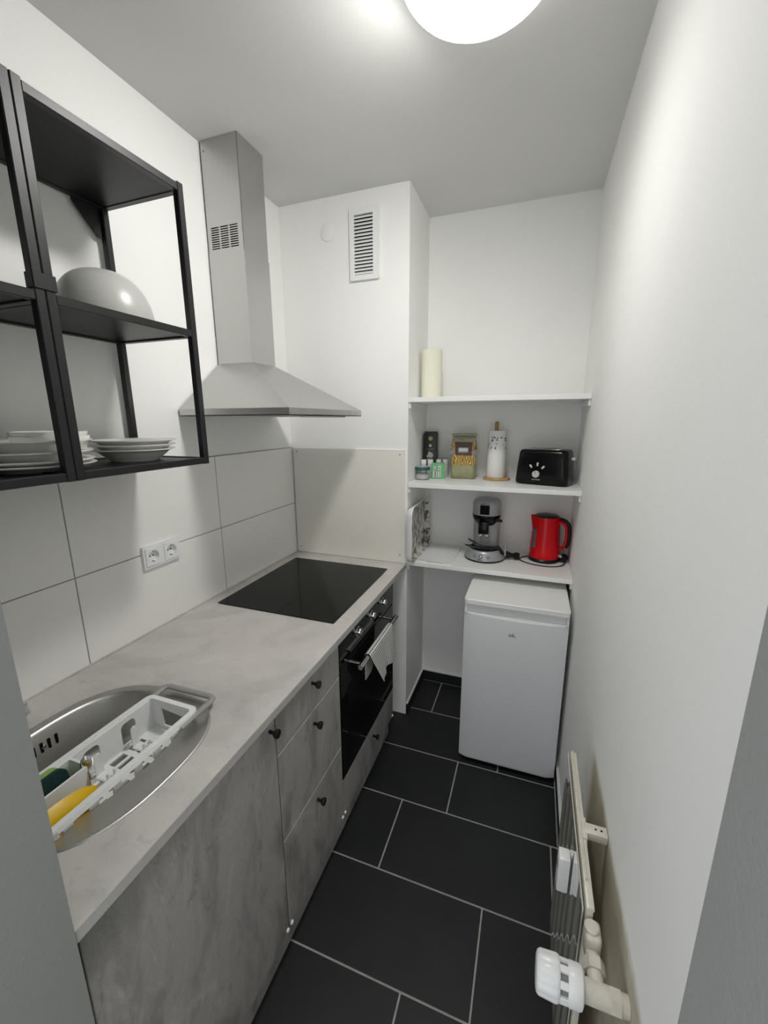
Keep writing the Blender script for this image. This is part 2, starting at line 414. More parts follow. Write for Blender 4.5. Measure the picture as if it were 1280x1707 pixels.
# ------------------------------------------------------------------ ventilation grille and blanking disc on the chimney breast
t = thing('vent_grille', 'white louvred ventilation grille high on the chimney breast', 'vent', (0.436, 0, 2.24))
vx0, vx1, vz0, vz1 = 0.364, 0.508, 2.24, 2.535
mb = MB(); mb.plate(rrect(vx0, vz0, vx1, vz1, 0.006, 3), [rrect(vx0 + 0.022, vz0 + 0.022, vx1 - 0.030, vz1 - 0.028, 0.002, 2)], XZ, -0.014, 0.0)
obj('grille_frame', mb, 'white_plastic', t)
mb = MB(); mb.box((vx0 + 0.02, -0.003, vz0 + 0.02), (vx1 - 0.028, -0.0005, vz1 - 0.026)); obj('grille_opening', mb, 'dark', t)
n = 17; zz0 = vz0 + 0.024; st = (vz1 - 0.030 - zz0) / n
for i in range(n):
    z = zz0 + st * i
    mb = MB(); V = [(vx0 + 0.0215, -0.0035, z + st * 0.98), (vx0 + 0.0215, -0.013, z + st * 0.02), (vx0 + 0.0215, -0.013, z + st * 0.34), (vx0 + 0.0215, -0.0035, z + st * 1.3)]
    V = [(0, -0.004, st * 0.60), (0, -0.0135, 0.0), (0, -0.0135, st * 0.30), (0, -0.004, st * 0.92)]
    a = [(vx0 + 0.0215, p[1], z + p[2]) for p in V]; b = [(vx1 - 0.0295, p[1], z + p[2]) for p in V]
    mb.quads([a + a[:1], b + b[:1]]); obj('louvre', mb, 'white_plastic', t)
mb = MB(); mb.lathe([(0, -0.0), (0.036, 0.0), (0.038, -0.001), (0.038, -0.0035), (0.036, -0.0045), (0, -0.005)][::-1], (0.252, -0.0, 2.462), (0, -1, 0), 40)
mb.xform(Matrix.Translation((0, -0.0055, 0)))
tag(obj('wall_cover', mb, 'wall'), 'round white painted-over cover disc left of the ventilation grille', 'wall cover', base=(0.252, 0, 2.462))

# ------------------------------------------------------------------ splash panel with four screws
t = thing('splash_panel', 'cream splash panel screwed behind the hob under the hood', 'panel', (0.32, 0, H))
mb = MB(); mb.mat(0).box((0.008, -0.006, H + 0.001), (0.634, 0.0, 1.470), 0.0015, 1)
mb.mat(1).box((0.008, -0.0065, 1.466), (0.634, 0.0, 1.472), 0.001, 1); mb.box((0.630, -0.0065, H + 0.001), (0.635, 0.0, 1.472), 0.001, 1)
obj('board', mb, ['cream', 'white_board'], t)
for x, z in ((0.030, 1.452), (0.606, 1.448), (0.028, 0.925), (0.608, 0.935)):
    mb = MB(); mb.lathe([(0, -0.003), (0.0035, -0.002), (0.004, 0.0)], (x, -0.006, z), (0, 1, 0), 14); obj('screw', mb, 'grey_plastic', t)

# ------------------------------------------------------------------ double wall socket
t = thing('wall_socket', 'white double power socket on the wall tiles above the worktop', 'socket', (0, -0.889, 1.16))
y0, y1, z0, z1 = -0.966, -0.813, 1.119, 1.199
cs = (-0.927, -0.852)
mb = MB(); mb.plate(rrect(y0, z0, y1, z1, 0.004, 3), [circle(c, 1.159, 0.0205, 28) for c in cs], YZ, 0.0005, 0.0105)
o = obj('cover_frame', mb, 'white_plastic', t)
for c in cs:
    mb = MB(); mb.plate(rrect(c - 0.031, 1.159 - 0.031, c + 0.031, 1.159 + 0.031, 0.003, 3), [circle(c, 1.159, 0.0205, 28)], YZ, 0.0105, 0.0135)
    ins = obj('socket_insert', mb, 'white_plastic', t)
    mb = MB(); mb.lathe([(0.0205, 0.0), (0.0195, -0.0128), (0, -0.0128)], (0.0134, c, 1.159), (1, 0, 0), 28); obj('socket_cup', mb, 'white_plastic', ins)
    for d in (-0.0065, 0.0065):
        mb = MB(); mb.cyl((0.0004, c + d, 1.159), (0.0016, c + d, 1.159), 0.0026, seg=12); obj('contact_hole', mb, 'dark', ins)
    for s in (-1, 1):
        mb = MB(); mb.box((0.002, c - 0.003, 1.159 + s * 0.0185 - 0.002), (0.0118, c + 0.003, 1.159 + s * 0.0185 + 0.002), 0.0008, 1); obj('earth_clip', mb, 'grey_plastic', ins)

# ------------------------------------------------------------------ extractor hood
hd, hy0, hy1 = 0.461, -0.736, -0.138
cd, c0, c1, zc = 0.162, -0.510, -0.356, 1.836
t = thing('extractor_hood', 'stainless steel chimney extractor hood above the hob', 'extractor hood', (0, -0.436, 1.63))
hb, ht = 1.630, 1.655
mb = MB()
ring = lambda x, a, b, z: [(0.0, a, z), (x, a, z), (x, b, z), (0.0, b, z)]
mb.quads([ring(hd, hy0, hy1, hb), ring(hd, hy0, hy1, ht), ring(hd - 0.002, hy0 + 0.001, hy1 - 0.001, ht + 0.001), ring(cd, c0, c1, zc)], closed=True)
fs = mb.bm.faces
mb.plate([(0.0, hy0), (hd, hy0), (hd, hy1), (0.0, hy1)], [[(0.06, hy0 + 0.06), (hd - 0.05, hy0 + 0.06), (hd - 0.05, hy1 - 0.06), (0.06, hy1 - 0.06)]], XY, hb, hb + 0.003)
bmesh.ops.remove_doubles(mb.bm, verts=mb.bm.verts, dist=0.0001)
obj('canopy', mb, 'steel_flat', t, smooth=12)
mb = MB(); mb.box((0.055, hy0 + 0.055, hb + 0.0035), (hd - 0.045, hy1 - 0.055, hb + 0.009)); obj('filter', mb, 'silver', t)
mb = MB(); mb.box((hd - 0.0002, -0.262, hb + 0.004), (hd + 0.002, -0.182, ht - 0.004), 0.0008, 1); obj('control_strip', mb, 'silver', t)
mb = MB(); mb.box((hd - 0.045, -0.60, hb - 0.006), (hd - 0.012, -0.28, hb), 0.002, 1); obj('light_cover', mb, 'label_white', t)
# lower duct and slotted upper duct
mb = MB(); r2 = lambda z: [(0.0, c0, z), (cd, c0, z), (cd, c1, z), (0.0, c1, z)]
mb.quads([r2(zc), r2(2.232)], closed=True); obj('lower_duct', mb, 'steel', t, smooth=12)
e = 0.0022
mb = MB()
slots = []
for k in range(3):
    for i in range(10):
        xa = 0.0165 + k * 0.0425; za = 2.246 + i * 0.0078
        slots.append([(xa, za), (xa + 0.0365, za), (xa + 0.0365, za + 0.0040), (xa, za + 0.0040)])
mb.plate([(0.0, 2.228), (cd - e, 2.228), (cd - e, HC - 0.001), (0.0, HC - 0.001)], slots, XZ, c0 + e, c0 + e + 0.001)
mb.box((cd - e - 0.001, c0 + e, 2.228), (cd - e, c1 - e, HC - 0.001)); mb.box((0, c1 - e - 0.001, 2.228), (cd - e, c1 - e, HC - 0.001))
obj('upper_duct', mb, 'steel', t, smooth=12)
mb = MB(); mb.box((0.004, c0 + 0.012, 2.236), (cd - 0.008, c0 + 0.014, 2.33)); obj('duct_interior', mb, 'dark', t)
mb = MB(); mb.lathe([(0, -0.003), (0.003, -0.0015), (0.0032, 0)], (0.012, c0 + e, HC - 0.035), (0, 1, 0), 12); obj('screw', mb, 'gasket', t)

# ------------------------------------------------------------------ open black wall shelves
def wall_shelf(ya, yb, label, extra):
    t = thing('wall_shelf', label, 'shelf', (0, (ya + yb) / 2, 1.489), 'black open wall shelves')
    T = 0.019; X0, X1 = 0.004, 0.300; Z0, Z1 = 1.488, 2.222
    for x in (X0, X1 - T):
        for y in (ya + 0.0001, yb - T - 0.0001):
            mb = MB(); mb.box((x, y, Z0), (x + T, y + T, Z1), 0.0018, 1); obj('post', mb, 'black_metal', t)
    for zr in (Z0 + 0.001, 1.842, Z1 - 0.022):
        for x in (X0, X1 - T):
            mb = MB(); mb.box((x + 0.001, ya + T, zr), (x + T - 0.001, yb - T, zr + 0.018), 0.001, 1); obj('rail', mb, 'black_metal', t)
        for y in (ya + 0.001, yb - T):
            mb = MB(); mb.box((X0 + T, y, zr), (X1 - T, y + T - 0.001, zr + 0.018), 0.001, 1); obj('rail', mb, 'black_metal', t)
    for zr in (Z0 + 0.004, 1.846, Z1 - 0.020):
        mb = MB(); mb.box((X0 + T - 0.004, ya + T - 0.004, zr), (X1 - T + 0.004, yb - T + 0.004, zr + 0.0125)); obj('shelf_board', mb, 'black_board', t)
    for zr, s in ((Z1 - 0.022, -1), ):
        y = yb - T
        mb = MB(); mb.plate([(y, zr), (y - 0.075, zr), (y - 0.075, zr - 0.008), (y - 0.012, zr - 0.075), (y, zr - 0.075)], [], YZ, X0 + 0.001, X0 + 0.006)
        obj('corner_gusset', mb, 'black_metal', t)
    if extra:
        for lo, hi in (((X1 - T - 0.002, ya - T - 0.0022, 1.864), (X1 + 0.0028, ya - T - 0.0006, 1.893)), ((X1 - T - 0.002, ya + T + 0.0010, 1.864), (X1 + 0.0028, ya + T + 0.0026, 1.893)), ((X1 + 0.0004, ya - T - 0.0022, 1.864), (X1 + 0.0028, ya + T + 0.0026, 1.893))):
            mb = MB(); mb.box(lo, hi, 0.0006, 1); obj('clamp', mb, 'black_metal', t)
    return t
wall_shelf(-1.325, -0.935, 'black open metal wall shelf holding the upturned bowl, nearest the hood', True)
wall_shelf(-1.657, -1.3257, 'black open metal wall shelf at the left photo edge, partly cut off', False)

# crockery on the shelves: lathe profiles, base at z = 0
SB = 1.5045
def deep_plate(r, h):
    return [(0, 0.004), (r * 0.5, 0.004), (r * 0.53, 0.0), (r * 0.57, 0.0), (r * 0.60, 0.004), (r * 0.80, h * 0.62), (r * 0.86, h * 0.78), (r, h - 0.003), (r + 0.0005, h), (r - 0.002, h),
            (r * 0.85, h * 0.86), (r * 0.78, h * 0.72), (r * 0.56, 0.009), (0, 0.008)]
def flat_plate(r, h):
    return [(0, 0.003), (r * 0.55, 0.003), (r * 0.58, 0.0), (r * 0.62, 0.0), (r * 0.66, 0.004), (r * 0.98, h - 0.004), (r, h - 0.001), (r - 0.002, h), (r * 0.64, 0.0085), (0, 0.0075)]
def crockery(name, prof, x, y, z, label, cat, group, mat='china', tilt=0):
    mb = MB(); mb.lathe(prof, seg=56); o = obj(name, mb, mat)
    o.location = (x, y, z); o.rotation_euler = (tilt, 0, 0); tag(o, label, cat, group); return o
gr = 'plates stacked on the right bottom shelf'
crockery('deep_plate', deep_plate(0.104, 0.034), 0.150, -1.058, SB, 'white deep plate at the bottom of the right-hand stack', 'plate', gr)
crockery('deep_plate', deep_plate(0.104, 0.034), 0.150, -1.056, SB + 0.0125, 'white deep plate second from the bottom of the right-hand stack', 'plate', gr)
crockery('deep_plate', deep_plate(0.105, 0.034), 0.151, -1.055, SB + 0.025, 'white deep plate on top of the right-hand stack', 'plate', gr)
gr = 'plates and dishes stacked on the left bottom shelf'
LYC = -1.318
crockery('dinner_plate', flat_plate(0.122, 0.017), 0.150, LYC, SB, 'flat white plate at the very bottom of the left-hand stack', 'plate', gr)
crockery('dinner_plate', flat_plate(0.119, 0.017), 0.150, LYC + 0.001, SB + 0.0095, 'flat white plate second from the bottom of the left-hand stack', 'plate', gr)
crockery('dinner_plate', deep_plate(0.114, 0.026), 0.150, LYC + 0.004, SB + 0.019, 'shallow white plate in the middle of the left-hand stack', 'plate', gr)
crockery('deep_plate', deep_plate(0.113, 0.038), 0.150, LYC + 0.006, SB + 0.031, 'white deep plate carrying the small dishes, left-hand stack', 'plate', gr)
dish = lambda r, h: [(0, 0.003), (r * 0.78, 0.003), (r * 0.80, 0), (r * 0.84, 0), (r * 0.86, 0.003), (r, h - 0.003), (r, h), (r - 0.003, h), (r * 0.84, 0.007), (0, 0.007)]
crockery('small_dish', dish(0.076, 0.034), 0.152, -1.272, SB + 0.0425, 'small white dish under another dish on the left-hand stack', 'dish', gr)
crockery('small_dish', dish(0.074, 0.034), 0.152, -1.274, SB + 0.0525, 'small white dish at the top of the left-hand stack', 'dish', gr)
crockery('small_dish', dish(0.055, 0.034), 0.125, -1.425, SB + 0.044, 'small white dish at the left photo edge on the deep plate', 'dish', gr)
crockery('dinner_plate', flat_plate(0.060, 0.013), 0.215, -1.49, SB, 'small white saucer at the left photo edge on the bottom shelf', 'plate', gr)
R0 = 0.113; BZ = 1.8605
prof = [(R0 - 0.003, 0.0), (R0, 0.0), (R0 - 0.001, 0.012)] + [(R0 * math.cos(a) ** 0.75, 0.125 * math.sin(a)) for a in [PI / 2 * i / 18 for i in range(2, 18)]] + [(0.006, 0.1252), (0, 0.1252)]
crockery('mixing_bowl', prof, 0.150, -1.088, BZ, 'pale grey bowl turned upside down on the middle shelf', 'bowl', 'crockery', 'bowl')
del C.objects['mixing_bowl']['group']

# ------------------------------------------------------------------ base cabinets
def knob(parent, y, z, x=FX):
    mb = MB(); mb.lathe([(0.0050, 0.0), (0.0048, 0.012), (0.0115, 0.020), (0.0125, 0.024), (0.0115, 0.028), (0, 0.0285)], (x, y, z), (1, 0, 0), 20)
    return obj('knob', mb, 'black', parent)
def front(name, ya, yb, za, zb, parent):
    mb = MB(); mb.box((FX - 0.018, ya, za), (FX, yb, zb), 0.0012, 1); return obj(name, mb, 'front', parent)
def carcass(ya, yb, parent, top=0.866):
    th = 0.016; x1 = FX - 0.034
    for nm, lo, hi in (('side_panel', (0.02, ya + 0.0008, 0.105), (x1, ya + th, top)), ('side_panel', (0.02, yb - th, 0.105), (x1, yb - 0.0008, top)),
                       ('bottom_panel', (0.02, ya + th, 0.105), (x1, yb - th, 0.121)), ('back_panel', (0.012, ya + 0.001, 0.105), (0.019, yb - 0.001, top))):
        mb = MB(); mb.box(lo, hi); obj(nm, mb, 'carcass', parent)
def clip(y, z, parent):
    mb = MB(); mb.lathe([(0.0062, 0.0), (0.006, 0.003), (0.004, 0.0055), (0, 0.006)], (FX, y, z), (1, 0, 0), 16); obj('bumper', mb, 'white_plastic', parent)
YA, YB, YC = -1.142, -0.760, -0.168
t = thing('sink_cabinet', 'grey concrete-look base cabinet with one door under the sink', 'cabinet', (0.3, -1.4, 0.105))
carcass(YF + 0.004, YA, t)
d = front('door', YF + 0.012, YA - 0.0022, 0.112, 0.862, t); knob(d, -1.168, 0.826); clip(YA - 0.011, 0.121, d)
t = thing('drawer_cabinet', 'grey concrete-look base cabinet with three drawers beside the oven', 'cabinet', (0.3, -0.95, 0.105))
carcass(YA, YB, t)
for za, zb, kz in ((0.729, 0.862, 0.822), (0.438, 0.7225, 0.678), (0.112, 0.4315, 0.386)):
    d = front('drawer', YA + 0.0022, YB - 0.0022, za, zb, t); knob(d, -0.948, kz)
    mb = MB(); mb.box((FX - 0.0175, YA + 0.0024, zb), (FX + 0.0003, YB - 0.0024, zb + 0.0016)); obj('top_highlight', mb, 'worktop', d)  # paler strip paints the light caught along each drawer's top edge
clip(YA + 0.011, 0.121, d); clip(YB - 0.011, 0.121, d)
t = thing('oven_cabinet', 'grey concrete-look base cabinet housing the oven, one low drawer', 'cabinet', (0.3, -0.46, 0.105))
carcass(YB, YC, t)
d = front('drawer', YB + 0.0015, YC - 0.0015, 0.112, 0.272, t); knob(d, -0.448, 0.220); clip(YB + 0.011, 0.121, d); clip(YC - 0.011, 0.121, d)
mb = MB(); mb.box((0.585, YF + 0.002, 0.001), (0.601, YC, 0.1035), 0.001, 1)
tag(obj('plinth_board', mb, 'front'), 'long grey plinth board along the floor under the cabinets', 'plinth', base=(0.593, -0.91, 0))

# worktop with cut-outs for sink and hob
SCX, SCY, SAX, SAY = 0.344, -1.412, 0.215, 0.226
def sup(ax, ay, n=72, p=2.6, cx=SCX, cy=SCY):
    out = []
    for i in range(n):
        a = 2 * PI * i / n; c, s_ = math.cos(a), math.sin(a)
        k = (abs(c) ** p + abs(s_) ** p) ** (-1 / p); out.append((cx + ax * k * c, cy + ay * k * s_))
    return out
HX0, HX1, HY0, HY1 = 0.060, 0.580, -0.706, -0.116
mb = MB(); WT = 0.024
mb.mat(0).plate([(0.0, YF + 0.001), (0.641, YF + 0.001), (0.641, -0.0005), (0.0, -0.0005)], [sup(SAX - 0.008, SAY - 0.008), [(HX0 + 0.02, HY0 + 0.02), (HX1 - 0.02, HY0 + 0.02), (HX1 - 0.02, HY1 - 0.02), (HX0 + 0.02, HY1 - 0.02)]], XY, H - WT, H)
mb.mat(1).box((0.640, YF + 0.001, H - WT), (0.6425, -0.0005, H - 0.0004), 0.0008, 1)
mb.mat(0).box((-0.0, YF + 0.001, H - 0.0004), (0.006, -0.006, H + 0.004))
tag(obj('worktop', mb, ['worktop', 'worktop_edge']), 'long pale grey concrete-look worktop with sink and hob set in', 'worktop', base=(0.32, -0.83, H - WT))

# ceramic hob
t = thing('hob', 'black glass ceramic hob set into the grey worktop', 'hob', (0.32, -0.411, H))
mb = MB(); mb.plate(rrect(HX0, HY0, HX1, HY1, 0.004, 3), [], XY, H + 0.0004, H + 0.0046); obj('glass_top', mb, 'glass_black', t)
mb = MB(); mb.box((HX0 + 0.03, HY0 + 0.03, H - 0.02), (HX1 - 0.03, HY1 - 0.03, H + 0.0003)); obj('hob_tray', mb, 'black', t)

# oven
t = thing('oven', 'built-in black glass oven with three knobs and a steel bar handle', 'oven', (0.35, -0.464, 0.28))
mb = MB(); mb.box((0.05, YB + 0.018, 0.275), (FX - 0.021, YC - 0.018, 0.842)); obj('oven_body', mb, 'gasket', t)
mb = MB(); mb.box((FX - 0.020, YB + 0.0035, 0.747), (FX + 0.001, YC - 0.0015, 0.860), 0.0015, 1); cp = obj('control_panel', mb, 'oven_glass', t)
for y in (-0.600, -0.455, -0.322):
    mb = MB(); mb.lathe([(0.019, 0.0), (0.019, 0.003), (0.0145, 0.004), (0.0145, 0.016), (0.013, 0.0185), (0, 0.019)], (FX + 0.001, y, 0.818), (1, 0, 0), 28)
    k = obj('control_knob', mb, 'chrome', cp)
mb = MB(); mb.mat(0).box((FX - 0.020, YB + 0.0035, 0.277), (FX + 0.001, YC - 0.0015, 0.743), 0.0015, 1); dr = obj('oven_door', mb, 'oven_glass', t)
mb = MB(); mb.box((FX + 0.0011, YB + 0.06, 0.345), (FX + 0.0016, YC - 0.06, 0.645)); obj('door_window', mb, 'black_gloss', dr)
hx, hz = 0.668, 0.716
mb = MB(); mb.cyl((hx, -0.676, hz), (hx, -0.246, hz), 0.0105, seg=24); hb_ = obj('handle_bar', mb, 'chrome', dr)
for y in (-0.650, -0.272):
    mb = MB(); mb.cyl((FX + 0.001, y, hz), (hx - 0.006, y, hz), 0.0062, seg=16); obj('handle_mount', mb, 'chrome', dr)

# tea towel over the handle
mb = MB(); ny, nt = 30, 44; grid = []; R = 0.0128
ylo, yhi = -0.603, -0.338
for j in range(nt + 1):
    row = []; v = j / nt
    for i in range(ny + 1):
        u = i / ny; y = ylo + (yhi - ylo) * u
        fold = 0.006 * math.sin(u * 9.5 + 0.6) + 0.004 * math.sin(u * 19 + 1.4)
        if v < 0.36:      # hanging behind, between bar and door
            k = 1 - v / 0.36; L = 0.105 + 0.010 * math.sin(u * 7)
            p = (hx - R - 0.003 * k + 0.5 * fold * k, y - 0.030 * k * (1 - u) + 0.10 * k * (u - 0.5) * -0.6, hz - L * k)
        elif v < 0.5:
            a = PI - PI * (v - 0.36) / 0.14
            p = (hx + R * math.cos(a), y, hz + R * math.sin(a))
        else:
            k = (v - 0.5) / 0.5; L = 0.155 * (1 - u) + 0.125 * u + 0.006 * math.sin(u * 8)
            p = (hx + R + 0.016 * k + fold * k, y + 0.085 * k * (1 - u) ** 1.3 - 0.012 * k * u, hz - L * k)
        row.append(p)
    grid.append(row)
V = mb.quads(grid)
uvl = mb.bm.loops.layers.uv.new('UVMap')
idx = {v: (i / ny, j / nt) for j, r in enumerate(V) for i, v in enumerate(r)}
for f in mb.bm.faces:
    for lp in f.loops: lp[uvl].uv = idx[lp.vert]
o = obj('tea_towel', mb, 'towel', None, 80); solidify(o, 0.0022, 0)
tag(o, 'white tea towel with black checks hanging over the oven handle', 'towel', base=(hx, -0.47, 0.56))

# ------------------------------------------------------------------ sink
t = thing('sink', 'oval stainless steel sink set into the worktop by the doorway', 'sink', (SCX, SCY, H))
mb = MB()
def loopz(f, z): return [(x, y, z) for x, y in f]
BCX, BAX, BAY = 0.319, 0.168, 0.198
inn = lambda d: sup(BAX - d, BAY - d, cx=BCX)
mb.quads([loopz(sup(SAX, SAY), H + 0.0003), loopz(sup(SAX - 0.0015, SAY - 0.0015), H + 0.0032), loopz(sup(SAX - 0.005, SAY - 0.005), H + 0.0036), loopz(sup(SAX - 0.009, SAY - 0.009), H + 0.0018),
          loopz(inn(-0.004), H + 0.0010), loopz(inn(0.0), H - 0.0006), loopz(inn(0.004), H - 0.006),
          loopz(inn(0.014), H - 0.125), loopz(inn(0.028), H - 0.148), loopz(inn(0.056), H - 0.155),
          loopz(sup(0.045, 0.045, p=2, cx=BCX), H - 0.160), loopz(sup(0.02, 0.02, p=2, cx=BCX), H - 0.161)], closed=True)
o = obj('basin', mb, 'sink', t, 60, recalc=False)
mb = MB(); mb.lathe([(0.043, 0), (0.040, 0.003), (0.02, 0.001), (0, 0.0008)], (BCX, SCY, H - 0.1595), (0, 0, 1), 28); obj('drain', mb, 'chrome', t)
for k in range(5):
    y = -1.388 - k * 0.0165
    mb = MB(); mb.box((BCX - BAX + 0.0052, y, H - 0.056), (BCX - BAX + 0.0100, y + 0.006, H - 0.030), 0.001, 1); obj('overflow_slot', mb, 'dark', t)
mb = MB(); mb.lathe([(0, 0.004), (0.0045, 0.0035), (0.0055, 0)], (BCX - BAX + 0.0085, -1.4145, H - 0.043), (1, 0, 0), 14); obj('overflow_screw', mb, 'chrome', t)
mb = MB(); mb.lathe([(0.020, 0.0), (0.020, 0.004), (0.016, 0.006), (0.016, 0.026), (0.014, 0.029), (0, 0.030)], (0.050, -1.392, H + 0.0002), (0, 0, 1), 8)
tag(obj('drain_knob', mb, 'chrome'), 'small chrome drain knob behind the sink beside the doorway', 'knob', base=(0.050, -1.392, H))

# ------------------------------------------------------------------ dish rack in the sink
RX0, RX1, RY0, RY1, RZ, RB = 0.326, 0.486, -1.625, -1.250, 0.922, 0.838
t = thing('dish_rack', 'white plastic dish rack with grey rails hung over the sink', 'dish rack', ((RX0 + RX1) / 2, (RY0 + RY1) / 2, RB))
th = 0.004
mb = MB(); mb.plate(rrect(RX0, RY0, RX1, RY1, 0.018, 6), [rrect(RX0 + 0.013, RY0 + 0.013, RX1 - 0.013, RY1 - 0.013, 0.010, 6)], XY, RZ - 0.012, RZ); obj('rim', mb, 'white_plastic', t)
def arch(ya, yb, za, zb):
    r = 0.012
    top = [(yb - r + r * math.cos(math.radians(a)), zb - r + r * math.sin(math.radians(a))) for a in range(0, 91, 15)]
    top += [(ya + r + r * math.cos(math.radians(a)), zb - r + r * math.sin(math.radians(a))) for a in range(90, 181, 15)]
    return [(ya, za), (yb, za)] + top
xi = RX0 + 0.012
holes = [arch(-1.350, -1.312, RB + 0.012, RZ - 0.016), arch(-1.440, -1.402, RB + 0.012, RZ - 0.016)]
mb = MB(); mb.plate([(RY0 + 0.010, RB), (RY1 - 0.010, RB), (RY1 - 0.010, RZ - 0.003), (RY0 + 0.010, RZ - 0.003)], holes, YZ, xi, xi + th); obj('back_wall', mb, 'white_plastic', t)
for yc in (-1.331, -1.421):
    mb = MB(); pts = [(yc - 0.009, RB + 0.004), (yc + 0.009, RB + 0.004)] + [(yc + 0.009 * math.cos(math.radians(a)), RB + 0.050 + 0.009 * math.sin(math.radians(a))) for a in range(0, 181, 20)]
    mb.plate(pts, [], YZ, xi + 0.020, xi + 0.0235); obj('plate_support', mb, 'white_plastic', t)
    mb = MB(); mb.box((xi + 0.020, yc - 0.012, RB + 0.004), (xi + 0.090, yc + 0.012, RB + 0.009), 0.002, 1); mb.box((xi + 0.055, yc - 0.010, RB + 0.009), (xi + 0.059, yc - 0.006, RB + 0.026)); mb.box((xi + 0.055, yc + 0.006, RB + 0.009), (xi + 0.059, yc + 0.010, RB + 0.026))
    obj('plate_slot', mb, 'white_plastic', t)
xo = RX1 - 0.012
wins = [[(y, RB + 0.018), (y + 0.030, RB + 0.018), (y + 0.030, RZ - 0.018), (y, RZ - 0.018)] for y in [RY0 + 0.030 + 0.0478 * k for k in range(7)]]
mb = MB(); mb.plate([(RY0 + 0.010, RB), (RY1 - 0.010, RB), (RY1 - 0.010, RZ - 0.003), (RY0 + 0.010, RZ - 0.003)], wins, YZ, xo - th, xo); obj('front_wall', mb, 'white_plastic', t)
for y, hol in ((RY1 - 0.010, [[(RX0 + 0.05, RB + 0.014), (RX1 - 0.045, RB + 0.014), (RX1 - 0.040, RZ - 0.028), (RX0 + 0.045, RZ - 0.020)]]), (RY0 + 0.010, [])):
    mb = MB(); mb.plate([(xi, RB), (xo, RB), (xo, RZ - 0.003), (xi, RZ - 0.003)], hol, XZ, y - th, y); obj('end_wall', mb, 'white_plastic', t)
hol = [[(xi + 0.012 + 0.026 * a, RY0 + 0.03 + 0.05 * b), (xi + 0.030 + 0.026 * a, RY0 + 0.03 + 0.05 * b), (xi + 0.030 + 0.026 * a, RY0 + 0.066 + 0.05 * b), (xi + 0.012 + 0.026 * a, RY0 + 0.066 + 0.05 * b)] for a in range(4) for b in range(6)]
mb = MB(); mb.plate([(xi, RY0 + 0.010), (xo, RY0 + 0.010), (xo, RY1 - 0.010), (xi, RY1 - 0.010)], hol, XY, RB, RB + th); obj('rack_floor', mb, 'white_plastic', t)
# cutlery cup in the near corner
cx0, cx1, cy0, cy1 = xi + th + 0.001, xi + 0.062, RY0 + 0.016, -1.462
mb = MB(); mb.plate(rrect(cx0, cy0, cx1, cy1, 0.005, 3), [rrect(cx0 + 0.005, cy0 + 0.005, cx1 - 0.005, cy1 - 0.005, 0.003, 3)], XY, RB + 0.005, RZ - 0.001)
mb.box((cx0 + 0.003, cy0 + 0.003, RB + 0.005), (cx1 - 0.003, cy1 - 0.003, RB + 0.008)); obj('cutlery_cup', mb, 'white_plastic', t)
# grey extending rails
def rail(pts, r=0.0085):
    mb = MB(); mb.tube(pts, r, 8); m = Matrix.Translation((0, 0, RZ - 0.010)) @ Matrix.Diagonal((1, 1, 0.62, 1)) @ Matrix.Translation((0, 0, -(RZ - 0.010))); mb.xform(m); return obj('extending_rail', mb, 'grey_plastic', t, 60)
zz = RZ - 0.009
rail([(RX0 + 0.004, RY1 - 0.03, zz - 0.004), (RX0 + 0.0, RY1 + 0.035, zz), (RX0 + 0.004, RY1 + 0.046, zz), (RX0 + 0.012, RY1 + 0.050, zz), (RX1 - 0.014, RY1 + 0.052, zz), (RX1 - 0.004, RY1 + 0.048, zz), (RX1 + 0.0, RY1 + 0.036, zz), (RX1 - 0.002, RY1 - 0.06, zz - 0.004)])
rail([(RX0 + 0.004, RY0 + 0.03, zz - 0.004), (RX0 + 0.004, RY0 - 0.005, zz - 0.001), (RX0 + 0.012, RY0 - 0.012, zz), (RX1 - 0.012, RY0 - 0.012, zz), (RX1 - 0.002, RY0 - 0.004, zz), (RX1 + 0.0, RY0 + 0.045, zz - 0.004)])
# sponge in the cup
t = thing('sponge', 'green washing-up sponge with dark scourer in the dish rack cup', 'sponge', (0.362, -1.530, RB + 0.03))
def slab(zo, th_, mat, nm, tilt=0.16):
    mb = MB(); pr_ = rrect(-0.043, -0.030, 0.043, 0.030, 0.014, 6)
    mb.plate(pr_, [], lambda u, v, w: Vector((w, u, v)), -th_ / 2, th_ / 2)
    mb.xform(Matrix.Translation((0.3655, -1.532, RZ - 0.020)) @ Matrix.Rotation(-0.25, 4, 'Y') @ Matrix.Translation((zo, 0, 0)))
    return obj(nm, mb, mat, t)
slab(-0.009, 0.022, 'sponge_green', 'sponge_body'); slab(0.0085, 0.013, 'scourer', 'scourer_layer')
# yellow dish standing on edge
mb = MB(); mb.lathe([(0, -0.006), (0.040, -0.006), (0.058, 0.001), (0.071, 0.011), (0.074, 0.013), (0.071, 0.0155), (0.056, 0.006), (0.038, 0.0), (0, 0.0)], (0, 0, 0), (-1, 0, 0), 48)
mb.xform(Matrix.Translation((0.455, -1.560, RB + 0.0485)) @ Matrix.Diagonal((1, 1.15, 0.57, 1)) @ Matrix.Rotation(-0.05, 4, 'Y'))
tag(obj('oval_dish', mb, 'yellow'), 'oval yellow plastic dish standing on edge in the dish rack', 'dish', base=(0.459, -1.556, RB + 0.004))
